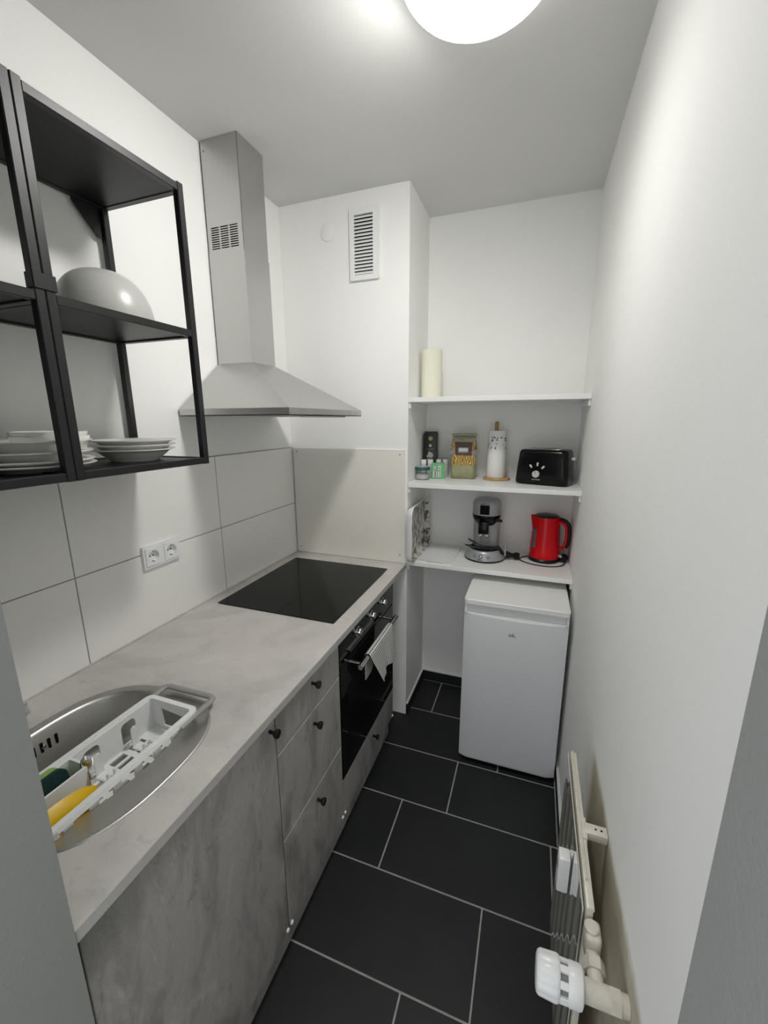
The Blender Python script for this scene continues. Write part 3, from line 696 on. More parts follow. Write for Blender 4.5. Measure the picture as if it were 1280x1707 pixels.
# steel spoon
mb = MB(); mb.tube([(0.404, -1.470, RB + 0.008), (0.402, -1.468, RB + 0.050), (0.398, -1.466, RB + 0.072)], 0.003, 8)
mb.lathe([(0, -0.020), (0.008, -0.014), (0.0105, 0.0), (0.008, 0.012), (0, 0.018)], (0.397, -1.4655, RB + 0.088), (-0.05, 0.03, 1), 16, 0.3)
tag(obj('spoon', mb, 'chrome'), 'steel spoon standing in the dish rack beside the cup', 'spoon', base=(0.404, -1.47, RB + 0.004))

# ------------------------------------------------------------------ niche shelves
Z1t, Z2t, Z3t, ST = 1.716, 1.310, 0.904, 0.0215
for z, lb in ((Z1t, 'white wall-to-wall niche shelf at the top holding the yellow roll'), (Z2t, 'white wall-to-wall niche shelf in the middle holding toaster and food'), (Z3t, 'white wall-to-wall niche shelf at the bottom holding coffee machine and kettle')):
    t = thing('niche_shelf', lb, 'shelf', (PX, 0, z - ST), 'white niche shelves')
    mb = MB(); mb.box((PX + 0.0005, 0.001, z - ST), (W - 0.0005, D - 0.0005, z), 0.001, 1); obj('shelf_board', mb, 'white_board', t)
    for x0, x1 in ((PX + 0.0003, PX + 0.009), (W - 0.009, W - 0.0003)):
        mb = MB(); mb.box((x0, 0.010, z - ST - 0.028), (x1, D - 0.03, z - ST - 0.0003), 0.0015, 1); obj('support_batten', mb, 'white_board', t)

# yellow paper roll on the top shelf
mb = MB(); prof = [(0.012, 0.0), (0.049, 0.0), (0.0505, 0.002), (0.0505, 0.232), (0.049, 0.234), (0.014, 0.234), (0.013, 0.232), (0.012, 0.0)]
mb.lathe(prof, (0.707, 0.200, Z1t + 0.0003), (0, 0, 1), 44)
tag(obj('paper_roll', mb, 'yroll'), 'pale yellow kitchen roll standing on the top niche shelf', 'paper roll', base=(0.707, 0.200, Z1t))

# black packet
def rotbox(mb, c, rz, lo, hi, bev=0.0, seg=2):
    n0 = len(mb.bm.verts); mb.box(lo, hi, bev, seg); mb.bm.verts.ensure_lookup_table()
    bmesh.ops.transform(mb.bm, matrix=Matrix.Translation(c) @ Matrix.Rotation(rz, 4, 'Z'), verts=mb.bm.verts[n0:])
Z2 = Z2t + 0.0003
def local(c, rz): return Matrix.Translation(c) @ Matrix.Rotation(rz, 4, 'Z')
c = (0.690, 0.290, Z2)
t = thing('food_packet', 'tall matt black food packet with round grey picture, by the green carton', 'packet', c)
Mx = local(c, 0.10)
mb = MB(); mb.box((-0.036, -0.026, 0), (0.036, 0.026, 0.232), 0.004, 2); mb.box((-0.036, -0.004, 0.229), (0.036, 0.004, 0.241), 0.001, 1); mb.xform(Mx); obj('packet_body', mb, 'pack_black', t)
def disc(nm, x, z, r, mat, parent, Mx, y=-0.0262, sx=1.0):
    mb = MB(); mb.plate([(x + r * sx * math.cos(2 * PI * i / 24), z + r * math.sin(2 * PI * i / 24)) for i in range(24)], [], XZ, y - 0.0006, y); mb.xform(Mx); return obj(nm, mb, mat, parent)
disc('emblem', 0.000, 0.205, 0.0115, 'gold', t, Mx); disc('emblem', -0.001, 0.167, 0.0075, 'silver_print', t, Mx)
mb = MB(); mb.plate([(-0.018, 0.104), (0.010, 0.102), (0.016, 0.114), (0.013, 0.126), (0.003, 0.131), (-0.003, 0.137), (-0.012, 0.132), (-0.013, 0.119), (-0.019, 0.112)], [], XZ, -0.0268, -0.0262); mb.xform(Mx); obj('picture', mb, 'pack_grey', t)
mb = MB(); mb.box((-0.018, -0.0268, 0.089), (0.015, -0.0262, 0.097)); mb.xform(Mx); obj('stripe', mb, 'pink', t)
mb = MB(); 
for k, (a, b) in enumerate(((-0.022, 0.020), (-0.016, 0.012))): mb.box((a, -0.0268, 0.150 - k * 0.006), (b, -0.0262, 0.1525 - k * 0.006))
mb.xform(Mx); obj('lettering', mb, 'gasket', t)

# green carton with four white shakers behind it
c = (0.747, 0.215, Z2); Mx = local(c, 0.26)
t = thing('spice_carton', 'small green carton with white stripes in front of white capped shakers', 'carton', c)
mb = MB(); mb.box((-0.034, -0.026, 0), (0.036, 0.030, 0.080), 0.0012, 1); mb.xform(Mx); obj('carton_body', mb, 'green', t)
mb = MB()
for x0, x1, z0, z1 in ((-0.025, -0.018, 0.006, 0.044), (-0.010, -0.005, 0.006, 0.040), (0.000, 0.007, 0.006, 0.040), (0.011, 0.016, 0.006, 0.042), (-0.024, -0.010, 0.050, 0.066), (0.000, 0.015, 0.046, 0.068)): mb.box((x0, -0.0268, z0), (x1, -0.0262, z1))
mb.xform(Mx); obj('white_print', mb, 'label_white', t)
mb = MB()
for x0, x1, z0, z1 in ((-0.017, -0.011, 0.006, 0.044), (0.008, 0.0105, 0.006, 0.042), (-0.022, -0.019, 0.054, 0.062), (-0.016, -0.013, 0.054, 0.062), (0.004, 0.010, 0.052, 0.060), (-0.022, -0.012, 0.070, 0.074)): mb.box((x0, -0.0272, z0), (x1, -0.0266, z1))
mb.xform(Mx); obj('dark_print', mb, 'label_grey', t)
names_ = ['leftmost', 'second from left', 'third from left', 'rightmost']
def shaker(loc):
    t = thing('spice_shaker', '', 'shaker', loc, 'white capped shakers behind the green carton')
    x, y, z = loc
    mb = MB(); mb.lathe([(0, 0), (0.0145, 0), (0.0155, 0.003), (0.0155, 0.066), (0.013, 0.070), (0, 0.070)], loc, (0, 0, 1), 20); obj('shaker_body', mb, 'label_white', t)
    mb = MB(); mb.lathe([(0.0150, 0.0702), (0.0150, 0.090), (0.0135, 0.0935), (0, 0.094)], loc, (0, 0, 1), 20); obj('cap', mb, 'white_plastic', t)
    return t
s0 = shaker((0.672, 0.238, Z2))
for k in range(4):
    s = s0 if k == 0 else copy_tree(s0); s.location = ((0.664, 0.700, 0.737, 0.771)[k], (0.238, 0.240, 0.276, 0.290)[k], Z2)
    s['label'] = names_[k] + ' of the four white capped shakers behind the green carton'

# sugar jar
c = (0.680, 0.150, Z2)
t = thing('sugar_jar', 'round glass jar of white sugar with dark green lid', 'jar', c)
mb = MB(); mb.lathe([(0, 0), (0.034, 0), (0.0375, 0.004), (0.0380, 0.044), (0.036, 0.049), (0.0335, 0.049), (0.0350, 0.043), (0.0345, 0.005), (0.032, 0.003), (0, 0.003)], c, (0, 0, 1), 36); obj('jar_glass', mb, 'jar_glass', t)
mb = MB(); mb.lathe([(0, 0.0035), (0.031, 0.0035), (0.0338, 0.007), (0.034, 0.026), (0.02, 0.031), (0, 0.029)], c, (0, 0, 1), 36); obj('sugar', mb, 'sugar', t)
mb = MB(); mb.lathe([(0.0395, 0.0492), (0.0400, 0.062), (0.038, 0.0655)], c, (0, 0, 1), 36); mb.lathe([(0.038, 0.0655), (0, 0.0660)], c, (0, 0, 1), 36); mb.lathe([(0.0395, 0.0492), (0, 0.0492)], c, (0, 0, 1), 36); ld = obj('lid', mb, 'green_dark', t)
mb = MB(); mb.lathe([(0.037, 0.0662), (0.036, 0.0675), (0, 0.068)], c, (0, 0, 1), 36); obj('lid_top', mb, 'lid_blue', ld)

# pasta bag
c = (0.874, 0.258, Z2)
t = thing('pasta_bag', 'clear bag of ribbon pasta with a brown label, folded at the top', 'pasta bag', c)
mb = MB(); hw, hd_ = 0.062, 0.036
def bagring(z, sx, sy, puff=0.0):
    out = []
    for u, v in rrect(-hw * sx, -hd_ * sy, hw * sx, hd_ * sy, min(0.016, hd_ * sy * 0.9), 5):
        out.append((u, v + 0.002 * math.sin(u * 120 + z * 90), z))
    return out
lv = [(0.0, 0.94, 0.80), (0.006, 1.0, 1.0), (0.040, 1.02, 1.06), (0.070, 1.0, 1.05)]
Mx = local(c, 0.06)
mb.quads([bagring(*a) for a in lv], closed=True); mb.bm.faces.new([v for v in mb.bm.verts][:len(bagring(*lv[0]))][::-1]); mb.xform(Mx); obj('bag_base', mb, 'film', t, 60)
lv = [(0.070, 1.0, 1.05), (0.110, 1.0, 1.04), (0.150, 1.05, 1.0), (0.180, 1.03, 0.92), (0.192, 1.0, 0.80)]
mb = MB(); mb.quads([bagring(*a) for a in lv], closed=True); mb.xform(Mx); obj('pasta_filling', mb, 'pasta', t, 60)
lv = [(0.192, 1.0, 0.80), (0.205, 0.97, 0.55), (0.217, 0.97, 0.30), (0.222, 1.0, 0.24), (0.231, 1.0, 0.16), (0.233, 0.99, 0.10)]
mb = MB(); rr = mb.quads([bagring(*a) for a in lv], closed=True); mb.bm.faces.new(rr[-1]); mb.xform(Mx); obj('bag_top', mb, 'film_top', t, 60)
mb = MB(); mb.box((-0.064, -0.0385, 0.222), (0.064, 0.006, 0.232), 0.003, 1); mb.xform(Mx @ Matrix.Translation((0, 0.016, 0.0))); obj('fold', mb, 'film', t)
yl = -0.0395
mb = MB(); mb.plate(rrect(-0.042, 0.124, 0.044, 0.190, 0.003, 2), [], lambda u, v, w: Vector((u, w + (0.10 * max(0, v - 0.15)), v)), yl - 0.001, yl); mb.xform(Mx); lb = obj('label', mb, 'brown_label', t)
mb = MB(); mb.plate(rrect(-0.022, 0.143, 0.024, 0.160, 0.001, 2), [], XZ, yl - 0.0022, yl - 0.0014); mb.xform(Mx); obj('label_window', mb, 'label_white', lb)
mb = MB(); mb.plate([(-0.026, 0.136), (0.026, 0.136), (0.026, 0.164), (-0.026, 0.164)], [[(-0.023, 0.142), (0.025, 0.142), (0.025, 0.161), (-0.023, 0.161)]], XZ, yl - 0.0018, yl - 0.0011); mb.xform(Mx); obj('label_border', mb, 'label_grey', lb)
mb = MB()
for a, b in ((-0.0655, -0.041), (0.043, 0.0655)): mb.plate(rrect(a, 0.126, b, 0.150, 0.002, 2), [], lambda u, v, w: Vector((u, w + 0.25 * max(0, abs(u) - 0.045), v)), yl - 0.0012, yl - 0.0002)
mb.xform(Mx); obj('label_band', mb, 'label_grey', t)

# kitchen roll on wooden holder
c = (1.046, 0.262, Z2)
t = thing('paper_roll_holder', 'wooden holder with peg and round foot on the middle niche shelf', 'roll holder', c)
mb = MB(); mb.lathe([(0, 0), (0.066, 0), (0.068, 0.003), (0.068, 0.009), (0.066, 0.0115), (0, 0.012)], c, (0, 0, 1), 40); obj('foot', mb, 'wood', t)
mb = MB(); mb.lathe([(0.0095, 0.0122), (0.0100, 0.282), (0.0090, 0.289), (0.005, 0.293), (0, 0.294)], (c[0] - 0.012, c[1], c[2]), (0, 0, 1), 20); obj('peg', mb, 'wood_dark', t)
t = thing('kitchen_roll', 'white kitchen roll with grey-blue leaf print on the wooden holder', 'paper roll', (c[0] - 0.012 + 0.006, c[1], c[2] + 0.0123))
rc = (c[0] - 0.005, c[1], c[2] + 0.0123)
mb = MB(); mb.lathe([(0.018, 0.0), (0.0470, 0.0), (0.0480, 0.002), (0.0435, 0.234), (0.0425, 0.236), (0.020, 0.236), (0.018, 0.232), (0.018, 0.0)], rc, (0, 0, 1), 44); obj('roll_body', mb, 'kroll', t)
rr_ = random.Random(4)
for k in range(46):
    a = math.radians(-92 + rr_.uniform(-80, 80)); z = 0.140 + rr_.random() ** 0.8 * 0.068; R_ = 0.048 - 0.0045 * z / 0.234 + 0.0003
    if k % 9 == 0: z -= 0.025
    s_ = rr_.uniform(0.003, 0.0075); w_ = s_ * rr_.uniform(0.3, 0.6); rot = rr_.uniform(0, PI)
    pts = [(s_ * math.cos(q) * math.cos(rot) - w_ * math.sin(q) * math.sin(rot), s_ * math.cos(q) * math.sin(rot) + w_ * math.sin(q) * math.cos(rot)) for q in [2 * PI * i / 8 for i in range(8)]]
    mb = MB() if k == 0 else mb
    vs = [mb.bm.verts.new((rc[0] + R_ * math.cos(a + u / R_), rc[1] + R_ * math.sin(a + u / R_), rc[2] + z + v)) for u, v in pts]
    mb.bm.faces.new(vs)
obj('leaf_print', mb, 'print_blue', t, recalc=False)

# toaster
c = (1.268, 0.195, Z2); Mx = local((1.2745, 0.190, Z2), math.radians(-15.6))
t = thing('toaster', 'black two-slot toaster at the right end of the middle niche shelf', 'toaster', c)
mb = MB()
def tring(z, hx_, hy_, r): return [(u, v, z) for u, v in rrect(-hx_, -hy_, hx_, hy_, r, 6)]
a = [tring(0.006, 0.118, 0.072, 0.022), tring(0.012, 0.121, 0.075, 0.024), tring(0.08, 0.117, 0.074, 0.026), tring(0.150, 0.110, 0.070, 0.026), tring(0.162, 0.105, 0.064, 0.026), tring(0.165, 0.096, 0.054, 0.024)]
rr = mb.quads(a, closed=True); mb.bm.faces.new(rr[0][::-1]); mb.bm.faces.new(rr[-1]); mb.xform(Mx); obj('body', mb, 'black_gloss', t, 50)
mb = MB(); mb.plate(rrect(-0.090, -0.048, 0.075, 0.048, 0.010, 4), [rrect(-0.075, -0.032, 0.060, -0.008, 0.003, 3), rrect(-0.075, 0.008, 0.060, 0.032, 0.003, 3)], XY, 0.1652, 0.1672); mb.xform(Mx); obj('slot_plate', mb, 'chrome', t)
mb = MB(); mb.box((0.1165, -0.016, 0.118), (0.134, 0.016, 0.130), 0.003, 2); mb.xform(Mx); obj('lever', mb, 'silver_print', t)
fy = lambda z: -0.0750 + 0.0009 * (z - 0.012) / 0.07 * 1.2
kx = -0.020
mb = MB(); mb.lathe([(0.0165, 0), (0.0165, 0.008), (0.015, 0.0105), (0, 0.011)], (kx, -0.0742, 0.052), (0, -1, 0), 28); mb.xform(Mx); kn = obj('dial', mb, 'silver_print', t)
mb = MB(); mb.box((-0.0008, -0.0006, 0.000), (0.0008, 0.0006, 0.014)); mb.xform(Mx @ Matrix.Translation((kx - 0.001, -0.0856, 0.053)) @ Matrix.Rotation(-0.10, 4, 'Y')); obj('pointer', mb, 'ink', kn)
for ang, rad_ in ((-36, 0.044), (5, 0.046), (42, 0.044)):
    x = kx + rad_ * math.sin(math.radians(ang)); z = 0.052 + rad_ * math.cos(math.radians(ang))
    mb = MB(); mb.box((-0.0042, -0.0030, -0.0085), (0.0042, 0.0022, 0.0085), 0.002, 2); mb.xform(Mx @ Matrix.Translation((x, -0.0738, z)) @ Matrix.Rotation(math.radians(ang), 4, 'Y')); obj('button', mb, 'label_white', t)
text('lettering', 'BOMANN', 0.0085, Mx @ Matrix.Translation((kx + 0.001, -0.0753, 0.026)) @ Matrix.Rotation(PI / 2, 4, 'X'), 'silver_print', t)
for sx in (-0.09, 0.09):
    for sy in (-0.05, 0.05):
        mb = MB(); mb.cyl((sx, sy, 0), (sx, sy, 0.0065), 0.009, seg=14); mb.xform(Mx); obj('foot', mb, 'black', t)

# ------------------------------------------------------------------ things on the bottom niche shelf
Z3 = Z3t + 0.0003
# leaf-pattern tray on edge against the chimney breast
t0 = PX + 0.0075
mb = MB(); rows_ = []
def trayloop(x, ins, r):
    return [(x, u, v) for u, v in rrect(-0.060 + ins, Z3 + 0.001 + ins, 0.318 - ins, Z3 + 0.289 - ins, r, 7)]
mb.mat(0); V1 = mb.quads([trayloop(t0 + 0.034, 0.0, 0.045), trayloop(t0 + 0.031, 0.004, 0.043), trayloop(t0 + 0.006, 0.014, 0.036), trayloop(t0 + 0.0035, 0.020, 0.032)], closed=True); mb.bm.faces.new(V1[-1])
V2 = mb.mat(1).quads([trayloop(t0 + 0.0345, -0.001, 0.046), trayloop(t0 + 0.031, -0.001, 0.046), trayloop(t0 + 0.003, 0.011, 0.039), trayloop(t0, 0.018, 0.034)], closed=True); mb.bm.faces.new(V2[-1])
a, b = V1[0], V2[0]
for i in range(len(a)):
    f = mb.bm.faces.new((a[i], a[(i + 1) % len(a)], b[(i + 1) % len(a)], b[i])); f.material_index = 1
tag(obj('serving_tray', mb, ['leaf', 'white_plastic'], None, 60), 'leaf-patterned white tray standing on edge against the chimney breast', 'tray', base=(PX + 0.02, 0.13, Z3t))
# white cutting board lying flat
pts = [(0.702, 0.022), (0.745, 0.020), (0.757, 0.010), (0.800, 0.008), (0.830, 0.010), (0.838, 0.018), (0.862, 0.020), (0.868, 0.026), (0.874, 0.290), (0.868, 0.298), (0.708, 0.298), (0.700, 0.290), (0.696, 0.030)]
mb = MB(); mb.plate(pts, [], XY, Z3, Z3 + 0.009); bmesh.ops.bevel(mb.bm, geom=[e for e in mb.bm.edges if abs(e.verts[0].co.z - Z3 - 0.009) < 1e-5 and abs(e.verts[1].co.z - Z3 - 0.009) < 1e-5 and len({round(f.normal.z) for f in e.link_faces}) > 1], offset=0.002, segments=2, affect='EDGES')
tag(obj('cutting_board', mb, 'white_plastic'), 'white cutting board lying flat on the shelf beside the leaf tray', 'cutting board', base=(0.785, 0.16, Z3t))

# coffee pad machine
CX, CY = 1.012, 0.196
t = thing('coffee_machine', 'silver and black coffee pad machine on the bottom niche shelf', 'coffee machine', (CX, CY, Z3))
O = (CX, CY, Z3)
mb = MB(); mb.lathe([(0, 0), (0.101, 0), (0.104, 0.004), (0.104, 0.009), (0, 0.009)], O, (0, 0, 1), 48); obj('foot_ring', mb, 'black', t)
mb = MB(); mb.lathe([(0.1035, 0.0092), (0.1030, 0.018), (0.090, 0.046), (0.084, 0.054), (0.079, 0.056), (0.077, 0.052), (0, 0.052)], O, (0, 0, 1), 48); base = obj('base', mb, 'silver', t, 50)
mb = MB(); mb.lathe([(0.0765, 0.0525), (0.0765, 0.060), (0.070, 0.0635), (0.066, 0.058), (0, 0.058)], (CX, CY - 0.004, Z3), (0, 0, 1), 44); obj('drip_tray', mb, 'black_gloss', t)
# column: flattened cylinder standing at the back of the base
mb = MB(); colr = lambda z, r, yy=0.020: [(CX + r * math.cos(2 * PI * i / 40), CY + yy + 0.055 + (r * 0.72) * math.sin(2 * PI * i / 40) - 0.03, Z3 + z) for i in range(40)]
rr = mb.quads([colr(0.0525, 0.068), colr(0.10, 0.068), colr(0.232, 0.070)], closed=True); mb.bm.faces.new(rr[-1]); mb.bm.faces.new(rr[0][::-1]); obj('column', mb, 'silver', t, 50)
# black collar, head and dark panel; the head overhangs to the front
hc = lambda z, r, dy=0.0, sy=1.0: [(CX + r * math.cos(2 * PI * i / 40), CY + 0.012 + dy + r * sy * math.sin(2 * PI * i / 40), Z3 + z) for i in range(40)]
mb = MB(); rr = mb.quads([hc(0.182, 0.040, -0.022, 0.8), hc(0.196, 0.056, -0.012, 0.9), hc(0.214, 0.070, -0.004), hc(0.234, 0.0735)], closed=True); mb.bm.faces.new(rr[0][::-1]); mb.bm.faces.new(rr[-1]); obj('collar', mb, 'black_gloss', t, 50)
mb = MB(); rr = mb.quads([hc(0.2345, 0.0718), hc(0.240, 0.0725), hc(0.292, 0.0720), hc(0.306, 0.066, 0.002), hc(0.314, 0.052, 0.004), hc(0.317, 0.03, 0.006)], closed=True); mb.bm.faces.new(rr[0][::-1]); mb.bm.faces.new(rr[-1]); head = obj('head', mb, 'silver', t, 50)
gridp = []
for j in range(5):
    z = 0.242 + j * 0.0135; row = []
    for i in range(9):
        a_ = math.radians(-90 - 3 + (i - 4) * 4.6); r_ = 0.0734 - (0.0 if z < 0.292 else 0.004)
        row.append((CX + r_ * math.cos(a_), CY + 0.012 + r_ * math.sin(a_), Z3 + z))
    gridp.append(row)
mb = MB(); mb.quads(gridp); o = obj('lid_clasp', mb, 'dark', head); solidify(o, 0.0016, 0)
mb = MB(); mb.box((CX - 0.032, CY - 0.066, Z3 + 0.140), (CX + 0.020, CY - 0.022, Z3 + 0.206), 0.006, 2); sp_ = obj('spout_holder', mb, 'black_gloss', t)
for dx in (-0.021, 0.009):
    mb = MB(); mb.lathe([(0, 0.016), (0.009, 0.012), (0.0105, 0.004), (0.007, -0.006), (0.0045, -0.010), (0, -0.010)], (CX + dx, CY - 0.046, Z3 + 0.132), (0, 0, 1), 18); obj('spout', mb, 'chrome', sp_)
mb = MB(); mb.tube([(CX + 0.050, CY - 0.042, Z3 + 0.212), (CX + 0.066, CY - 0.046, Z3 + 0.214), (CX + 0.083, CY - 0.045, Z3 + 0.212)], 0.0075, 12); obj('pad_holder_grip', mb, 'black', t)
mb = MB(); mb.plate([(-0.028, 0.062), (0.024, 0.062), (0.024, 0.140), (-0.028, 0.140)], [], lambda u, v, w: Vector((CX + u, CY + w, Z3 + v)), -0.005, 0.0); obj('front_panel', mb, 'grey_plastic', t)
for dx, r_, m_ in ((-0.042, 0.0065, 'gasket'), (-0.008, 0.0085, 'ink'), (0.028, 0.0065, 'gasket')):
    a_ = math.asin(dx / 0.098); p = Vector((CX + 0.0965 * math.sin(a_), CY - 0.0965 * math.cos(a_), Z3 + 0.031)); nrm = Vector((math.sin(a_) * 0.9, -math.cos(a_) * 0.9, 0.45))
    mb = MB(); mb.lathe([(r_, -0.002), (r_, 0.003), (r_ * 0.8, 0.004), (0, 0.004)], p, nrm, 18); bt = obj('button', mb, m_, base)
    mb = MB(); mb.lathe([(r_ * 0.6, 0.0041), (r_ * 0.55, 0.0052), (0, 0.0055)], p, nrm, 16); obj('button_cap', mb, 'white_plastic' if m_ == 'ink' else 'silver', bt)
text('lettering', 'SENSEO', 0.0085, Matrix.Translation((CX - 0.008, CY - 0.1032, Z3 + 0.0165)) @ Matrix.Rotation(PI / 2 - 0.1, 4, 'X'), 'ink', t)
# mains lead looped over the drip tray, its plug lying beside
def smooth(pts, n=8):
    pts = [Vector(p) for p in pts]; out = []
    for i in range(len(pts) - 1):
        p0 = pts[max(i - 1, 0)]; p1 = pts[i]; p2 = pts[i + 1]; p3 = pts[min(i + 2, len(pts) - 1)]
        for k in range(n):
            s_ = k / n; out.append(0.5 * ((2 * p1) + (-p0 + p2) * s_ + (2 * p0 - 5 * p1 + 4 * p2 - p3) * s_ ** 2 + (-p0 + 3 * p1 - 3 * p2 + p3) * s_ ** 3))
    return out + [pts[-1]]
mb = MB()
mb.tube(smooth([(CX + 0.064, CY - 0.030, Z3 + 0.072), (CX + 0.0, CY - 0.056, Z3 + 0.078), (CX - 0.060, CY - 0.050, Z3 + 0.094), (CX - 0.080, CY - 0.044, Z3 + 0.104), (CX - 0.078, CY - 0.030, Z3 + 0.100), (CX - 0.040, CY - 0.024, Z3 + 0.082)]), 0.0026, 8)
mb.tube(smooth([(CX - 0.060, CY - 0.030, Z3 + 0.068), (CX - 0.088, CY - 0.050, Z3 + 0.074), (CX - 0.092, CY - 0.064, Z3 + 0.078), (CX - 0.06, CY - 0.066, Z3 + 0.070), (CX + 0.0, CY - 0.062, Z3 + 0.067), (CX + 0.050, CY - 0.040, Z3 + 0.066)]), 0.0026, 8)
for k in range(5):
    mb.tube(smooth([(CX + 0.040 + 0.01 * k, CY - 0.045 + 0.004 * k, Z3 + 0.066 + 0.004 * (k % 3)), (CX + 0.072 + 0.003 * k, CY - 0.04, Z3 + 0.074 - 0.008 * k), (CX + 0.092 + 0.002 * k, CY - 0.028 + 0.004 * k, Z3 + 0.050 - 0.006 * k), (CX + 0.104, CY - 0.02 + 0.006 * k, Z3 + 0.030)]), 0.0028, 8)
cd_ = obj('mains_lead', mb, 'rubber', t, 60)
pc = Vector((CX + 0.104, CY - 0.002, Z3 + 0.046)); pd = Vector((1.0, 0.22, -0.10)).normalized()
mb = MB(); mb.tube([pc + Vector((0, 0, 0.0)) + (Vector((0.0, math.cos(q), math.sin(q))) * 0.026) for q in [2 * PI * i / 28 for i in range(28)]], 0.0055, 8, True); obj('strain_ring', mb, 'silver', cd_)
mb = MB(); mb.lathe([(0, -0.004), (0.017, -0.004), (0.0185, 0.004), (0.0185, 0.018), (0.013, 0.026), (0.012, 0.046), (0.0185, 0.048), (0.0185, 0.066), (0.016, 0.070), (0, 0.071)], pc - Vector((0, 0, 0.020)), pd, 24); obj('plug', mb, 'black', cd_)

# kettle
KX, KY = 1.305, 0.262
t = thing('kettle', 'red plastic electric kettle with black handle on the bottom niche shelf', 'kettle', (KX, KY, Z3))
O = (KX, KY, Z3)
mb = MB(); mb.lathe([(0, 0), (0.074, 0), (0.077, 0.003), (0.077, 0.012), (0.072, 0.018), (0, 0.018)], O, (0, 0, 1), 44); obj('power_base', mb, 'black', t)
mb = MB(); kp = [(0.072, 0.0182), (0.0735, 0.024), (0.0720, 0.06), (0.0660, 0.16), (0.0620, 0.224), (0.0610, 0.230), (0.0580, 0.230), (0.0580, 0.222), (0, 0.222)]
mb.lathe(kp, O, (0, 0, 1), 48)
for v in mb.bm.verts:      # pull the rim out to a spout on the left
    dx, dy, dz = v.co.x - KX, v.co.y - KY, v.co.z - Z3
    if dz > 0.17 and math.hypot(dx, dy) > 0.05:
        a_ = math.atan2(dy, dx) - math.radians(190); a_ = (a_ + PI) % (2 * PI) - PI
        k = math.exp(-(a_ / 0.30) ** 2) * ((dz - 0.17) / 0.06)
        v.co.x += -0.017 * k; v.co.z += 0.006 * k
body = obj('body', mb, 'red', t, 50)
mb = MB(); mb.lathe([(0.0575, 0.2225), (0.057, 0.232), (0.050, 0.237), (0, 0.239)], O, (0, 0, 1), 40); obj('lid', mb, 'black', t)
def wallpatch(nm, a0, a1, z0_, z1_, mat, parent, off=0.0006, n=6, mm=8):
    g_ = []
    for j in range(mm + 1):
        z = z0_ + (z1_ - z0_) * j / mm; r_ = 0.0720 - (z - 0.06) * 0.0600 + off
        g_.append([(KX + r_ * math.cos(math.radians(a0 + (a1 - a0) * i / n)), KY + r_ * math.sin(math.radians(a0 + (a1 - a0) * i / n)), Z3 + z) for i in range(n + 1)])
    mb = MB(); mb.quads(g_); o = obj(nm, mb, mat, parent); solidify(o, 0.0015, 0)
wallpatch('level_window', -152, -132, 0.070, 0.172, 'grey_window', body)
wallpatch('level_window', -26, -12, 0.085, 0.170, 'grey_window', body)
hv = Vector((math.cos(math.radians(-22)), math.sin(math.radians(-22)), 0))
def hp(r_, z): return Vector(O) + hv * r_ + Vector((0, 0, z))
mb = MB(); mb.tube(smooth([hp(0.058, 0.208), hp(0.080, 0.206), hp(0.098, 0.190), hp(0.103, 0.150), hp(0.101, 0.110), hp(0.092, 0.082), hp(0.070, 0.070)]), 0.0085, 12); hnd = obj('handle', mb, 'red', t, 60)
mb = MB(); mb.tube(smooth([hp(0.066, 0.224), hp(0.092, 0.218), hp(0.111, 0.196), hp(0.116, 0.150), hp(0.113, 0.108), hp(0.104, 0.084)]), 0.0088, 12); obj('handle_grip', mb, 'black', hnd, 60)
mb = MB(); mb.box((-0.012, -0.004, -0.006), (0.012, 0.004, 0.006), 0.002, 2); mb.xform(Matrix.Translation(hp(0.078, 0.034)) @ Matrix.Rotation(math.radians(-40), 4, 'Z')); obj('switch', mb, 'label_white', t)
mb = MB(); mb.tube(smooth([(KX - 0.060, KY + 0.02, Z3 + 0.006), (KX - 0.094, KY + 0.005, Z3 + 0.003), (KX - 0.116, KY - 0.030, Z3 + 0.003), (KX - 0.110, KY - 0.065, Z3 + 0.003), (KX - 0.06, KY - 0.105, Z3 + 0.003), (KX + 0.02, KY - 0.118, Z3 + 0.003), (KX + 0.082, KY - 0.085, Z3 + 0.003), (KX + 0.102, KY - 0.030, Z3 + 0.010)]), 0.0028, 8)
kc = obj('mains_lead', mb, 'rubber', t, 60)
mb = MB(); mb.lathe([(0, -0.022), (0.014, -0.020), (0.0195, -0.006), (0.0195, 0.012), (0.012, 0.020), (0, 0.021)], (KX + 0.093, KY - 0.016, Z3 + 0.0215), (0.4, 1, 0.1), 22); obj('plug', mb, 'black', kc)

# ------------------------------------------------------------------ fridge under the shelves
fx0, fx1, fy = 0.977, 1.407, -0.217
t = thing('fridge', 'small white tabletop fridge under the niche shelves', 'fridge', ((fx0 + fx1) / 2, 0.05, 0))
mb = MB(); mb.box((fx0 + 0.004, fy + 0.048, 0.026), (fx1 - 0.004, 0.320, 0.815), 0.004, 2); obj('body', mb, 'fridge_top', t)
mb = MB(); mb.plate(rrect(fx0 - 0.001, fy - 0.006, fx1 + 0.001, 0.322, 0.014, 5), [], XY, 0.822, 0.846)
bmesh.ops.bevel(mb.bm, geom=[e for e in mb.bm.edges if len(e.link_faces) == 2 and e.calc_face_angle(0) > 1.0 and abs(e.verts[0].co.z - e.verts[1].co.z) < 1e-5 and e.verts[0].co.z > 0.84], offset=0.005, segments=3, affect='EDGES')
tp = obj('worktop_lid', mb, 'fridge_top', t)
mb = MB()
for k in range(30):
    x = fx0 + 0.060 + k * 0.0107; mb.box((x, fy + 0.075, 0.8458), (x + 0.0055, 0.28, 0.8466))
obj('ribbed_mat', mb, 'fridge_top', tp)
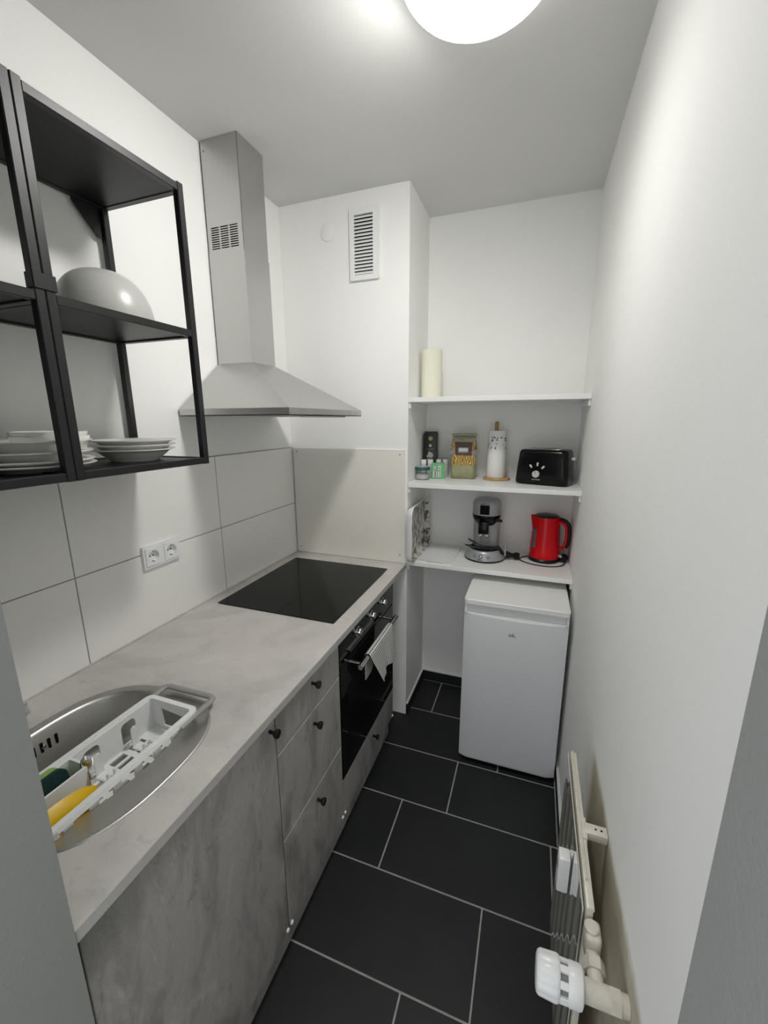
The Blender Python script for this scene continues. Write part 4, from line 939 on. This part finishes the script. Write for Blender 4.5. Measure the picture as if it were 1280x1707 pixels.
# door: rounded edges, recessed grip along the top
mb = MB(); dz0, dz1 = 0.024, 0.781
n = 14
def dring(z, ins):
    pts = []
    pts += [(fx0 + ins, fy + 0.044, z)]
    for i in range(n + 1):
        u = i / n; x = fx0 + ins + (fx1 - fx0 - 2 * ins) * u
        rnd = 0.010 * (max(0, 1 - u / 0.04) ** 2 + max(0, 1 - (1 - u) / 0.04) ** 2)
        pts.append((x, fy + ins * 0.6 + rnd, z - (0.010 * math.sin(PI * u) if z > 0.7 else 0.0)))
    pts += [(fx1 - ins, fy + 0.044, z)]
    return pts
rr = mb.quads([dring(dz0, 0.004), dring(dz0 + 0.004, 0.001), dring(dz0 + 0.012, 0.0), dring(dz1 - 0.008, 0.0), dring(dz1 - 0.002, 0.001), dring(dz1, 0.004)], closed=True)
mb.bm.faces.new(rr[0][::-1]); mb.bm.faces.new(rr[-1])
door = obj('door', mb, 'fridge', t, 50)
mb = MB(); mb.quads([[(fx0 + 0.003, fy + 0.016, dz1 - 0.020), (fx0 + 0.003, fy + 0.004, 0.8205), (fx0 + 0.003, fy + 0.043, 0.8205), (fx0 + 0.003, fy + 0.043, dz1 - 0.020), (fx0 + 0.003, fy + 0.016, dz1 - 0.020)],
          [(fx1 - 0.003, fy + 0.016, dz1 - 0.020), (fx1 - 0.003, fy + 0.004, 0.8205), (fx1 - 0.003, fy + 0.043, 0.8205), (fx1 - 0.003, fy + 0.043, dz1 - 0.020), (fx1 - 0.003, fy + 0.016, dz1 - 0.020)]])
for a_, b_ in ((fx0 + 0.001, fx0 + 0.012), (fx1 - 0.012, fx1 - 0.001)): mb.box((a_, fy + 0.001, dz1 - 0.004), (b_, fy + 0.043, 0.820), 0.002, 1)
obj('grip_recess', mb, 'fridge_top', door)
mb = MB(); mb.box((fx0 + 0.01, fy + 0.0445, 0.04), (fx1 - 0.01, fy + 0.0478, 0.80)); obj('gasket', mb, 'gasket', door)
text('lettering', 'ok.', 0.026, Matrix.Translation((1.187, fy - 0.0002, 0.701)) @ Matrix.Rotation(PI / 2, 4, 'X'), 'ink', door, 0.0005)
for x in (fx0 + 0.04, fx1 - 0.04):
    for y in (fy + 0.075, 0.27):
        mb = MB(); mb.cyl((x, y, 0.0005), (x, y, 0.026), 0.016, seg=16); obj('foot', mb, 'black', t)

# ------------------------------------------------------------------ radiator on the right wall
ra0, ra1, rz0, rz1, rx0, rx1 = -1.262, -0.877, 0.145, 0.742, 1.362, 1.384
t = thing('radiator', 'narrow cream enamel panel radiator on the right wall by the doorway', 'radiator', (1.38, -1.07, rz0))
# ribbed front plate
mb = MB(); prof = []; nrib = 6
span = ra1 - ra0
for i in range(nrib * 8 + 1):
    u = i / (nrib * 8); ph = (u * nrib) % 1.0
    d_ = 0.0028 * (0.5 - 0.5 * math.cos(2 * PI * ph)); prof.append((ra0 + span * u, rx0 + d_))
grid = []
for z, k in ((rz0, 0), (rz0 + 0.015, 0), (rz0 + 0.045, 1), (rz1 - 0.045, 1), (rz1 - 0.015, 0), (rz1 - 0.004, 0)):
    grid.append([(rx0 + (x - rx0) * k, y, z) for y, x in prof])
mb.quads(grid); o = obj('front_plate', mb, 'rad', t, 60); solidify(o, 0.0016, 1)
mb = MB(); mb.box((rx0 + 0.006, ra0 + 0.002, rz0), (rx1 - 0.003, ra1 - 0.002, rz1 - 0.003), 0.003, 2); obj('panel_core', mb, 'rad_old', t)
mb = MB(); mb.box((rx0 + 0.006, ra0, rz1 - 0.006), (rx1 - 0.002, ra1, rz1 + 0.001), 0.002, 2); mb.box((rx0 + 0.009, ra0 + 0.05, rz1 + 0.0005), (rx0 + 0.0125, ra1, rz1 + 0.006), 0.001, 1); obj('top_seam', mb, 'rad_old', t)
mb = MB(); mb.box((rx1 - 0.004, -1.112, 0.728), (W - 0.0005, -1.086, 0.748), 0.003, 2); mb.box((rx1 - 0.010, -1.125, 0.700), (rx1 + 0.001, -1.072, 0.746), 0.003, 2); bk = obj('wall_bracket', mb, 'rad_old', t)
for x in (1.402, 1.413):
    mb = MB(); mb.cyl((x, -1.099, 0.7480), (x, -1.099, 0.7486), 0.0022, seg=10); obj('bracket_hole', mb, 'dark', bk)
# plug boss at the near top corner, coupling, valve body and wall pipe
VY, VZ = -1.352, 0.690
mb = MB(); mb.box((rx0 + 0.004, ra0 - 0.034, VZ - 0.019), (rx1 + 0.009, ra0 + 0.004, VZ + 0.030), 0.008, 3); bs = obj('corner_boss', mb, 'rad_old', t)
mb = MB(); mb.lathe([(0.0125, 0), (0.0125, 0.004), (0.010, 0.006), (0, 0.006)], ((rx0 + rx1) / 2 + 0.004, ra0 - 0.014, VZ + 0.030), (0, 0, 1), 24); obj('boss_cap', mb, 'rad_old', bs)
VX = (rx0 + rx1) / 2 + 0.006
mb = MB(); mb.cyl((VX, ra0 - 0.030, VZ), (VX, ra0 - 0.048, VZ), 0.0115, seg=20); mb.cyl((VX, ra0 - 0.044, VZ), (VX, ra0 - 0.062, VZ), 0.0175, seg=6); mb.cyl((VX, ra0 - 0.060, VZ), (VX, VY, VZ), 0.0125, seg=20); obj('coupling', mb, 'rad_old', t)
mb = MB(); mb.cyl((VX - 0.022, VY, VZ), (VX + 0.020, VY, VZ), 0.0165, seg=24); mb.cyl((VX + 0.018, VY, VZ), (VX + 0.034, VY, VZ), 0.0185, seg=6); mb.cyl((VX + 0.030, VY, VZ), (W - 0.0005, VY, VZ), 0.0150, seg=20); obj('valve_body', mb, 'rad_old', t)
# thermostat head pointing into the room
HX = VX - 0.020
mb = MB(); mb.lathe([(0.020, 0.0), (0.027, 0.003), (0.029, 0.008), (0.029, 0.022), (0.027, 0.025), (0, 0.025)], (HX, VY, VZ), (-1, 0, 0), 36); th_ = obj('thermostat_head', mb, 'white_plastic', t)
mb = MB(); mb.cyl((HX - 0.025, VY, VZ), (HX - 0.037, VY, VZ), 0.0235, seg=28); obj('scale_ring', mb, 'gasket', th_)
for k in range(8):
    a_ = 2 * PI * k / 8; mb = MB(); p = Vector((0, math.cos(a_), math.sin(a_))) * 0.0250
    mb.box((-0.0075, -0.005, -0.003), (0.0075, 0.005, 0.003), 0.001, 1); mb.xform(Matrix.Translation(Vector((HX - 0.031, VY, VZ)) + p) @ Matrix.Rotation(a_ - PI / 2, 4, 'X')); obj('scale_rib', mb, 'white_plastic', th_)
mb = MB(); n = 72; rings = []
for x, r_, dp in ((-0.037, 0.027, 0), (-0.039, 0.0300, 0.3), (-0.043, 0.0312, 1), (-0.069, 0.0296, 1), (-0.073, 0.0265, 0.4), (-0.0745, 0.022, 0)):
    rings.append([(HX + x, VY + (r_ - 0.0015 * dp * max(0, math.cos(12 * 2 * PI * i / n))) * math.cos(2 * PI * i / n), VZ + (r_ - 0.0015 * dp * max(0, math.cos(12 * 2 * PI * i / n))) * math.sin(2 * PI * i / n)) for i in range(n)])
rr = mb.quads(rings, closed=True); mb.bm.faces.new(rr[0][::-1]); mb.bm.faces.new(rr[-1]); obj('thermostat_knob', mb, 'white_plastic', th_, 50)
# heat cost allocator on the front plate
mb = MB(); mb.box((rx0 - 0.024, -1.098, 0.545), (rx0 + 0.001, -1.066, 0.640), 0.004, 2); hca = obj('heat_meter', mb, 'white_plastic', t)
mb = MB(); mb.box((rx0 - 0.0245, -1.092, 0.60), (rx0 - 0.0238, -1.072, 0.615)); obj('display', mb, 'gasket', hca)

# ------------------------------------------------------------------ even fill light added behind the doorway, no hallway modelled
w = bpy.data.worlds.new('doorway_fill'); bpy.context.scene.world = w; w.use_nodes = True
w.node_tree.nodes['Background'].inputs['Color'].default_value = (0.95, 0.98, 1.0, 1)
w.node_tree.nodes['Background'].inputs['Strength'].default_value = 0.68

# ------------------------------------------------------------------ camera
yaw, pit, roll, f = 0.3477, -0.2205, -0.0044, 685.39
fw = Vector((-math.sin(yaw) * math.cos(pit), math.cos(yaw) * math.cos(pit), math.sin(pit)))
rt = Vector((math.cos(yaw), math.sin(yaw), 0)); up = rt.cross(fw)
r2_ = rt * math.cos(roll) + up * math.sin(roll); u2_ = -rt * math.sin(roll) + up * math.cos(roll)
cam = bpy.data.cameras.new('camera'); co = bpy.data.objects.new('camera', cam); C.objects.link(co)
mw = Matrix((r2_, u2_, -fw)).transposed().to_4x4(); mw.translation = Vector((1.2189, -1.9269, 1.6138)); co.matrix_world = mw
cam.sensor_fit = 'HORIZONTAL'; cam.sensor_width = 36.0; cam.lens = f / 1280 * 36.0; cam.clip_start = 0.01
sc = bpy.context.scene; sc.camera = co
sc.view_settings.view_transform = 'Standard'; sc.view_settings.look = 'None'; sc.view_settings.gamma = 1.0
sc.view_settings.use_curve_mapping = False; sc.view_settings.exposure = 1.02
sc.cycles.max_bounces = 12; sc.cycles.diffuse_bounces = 6
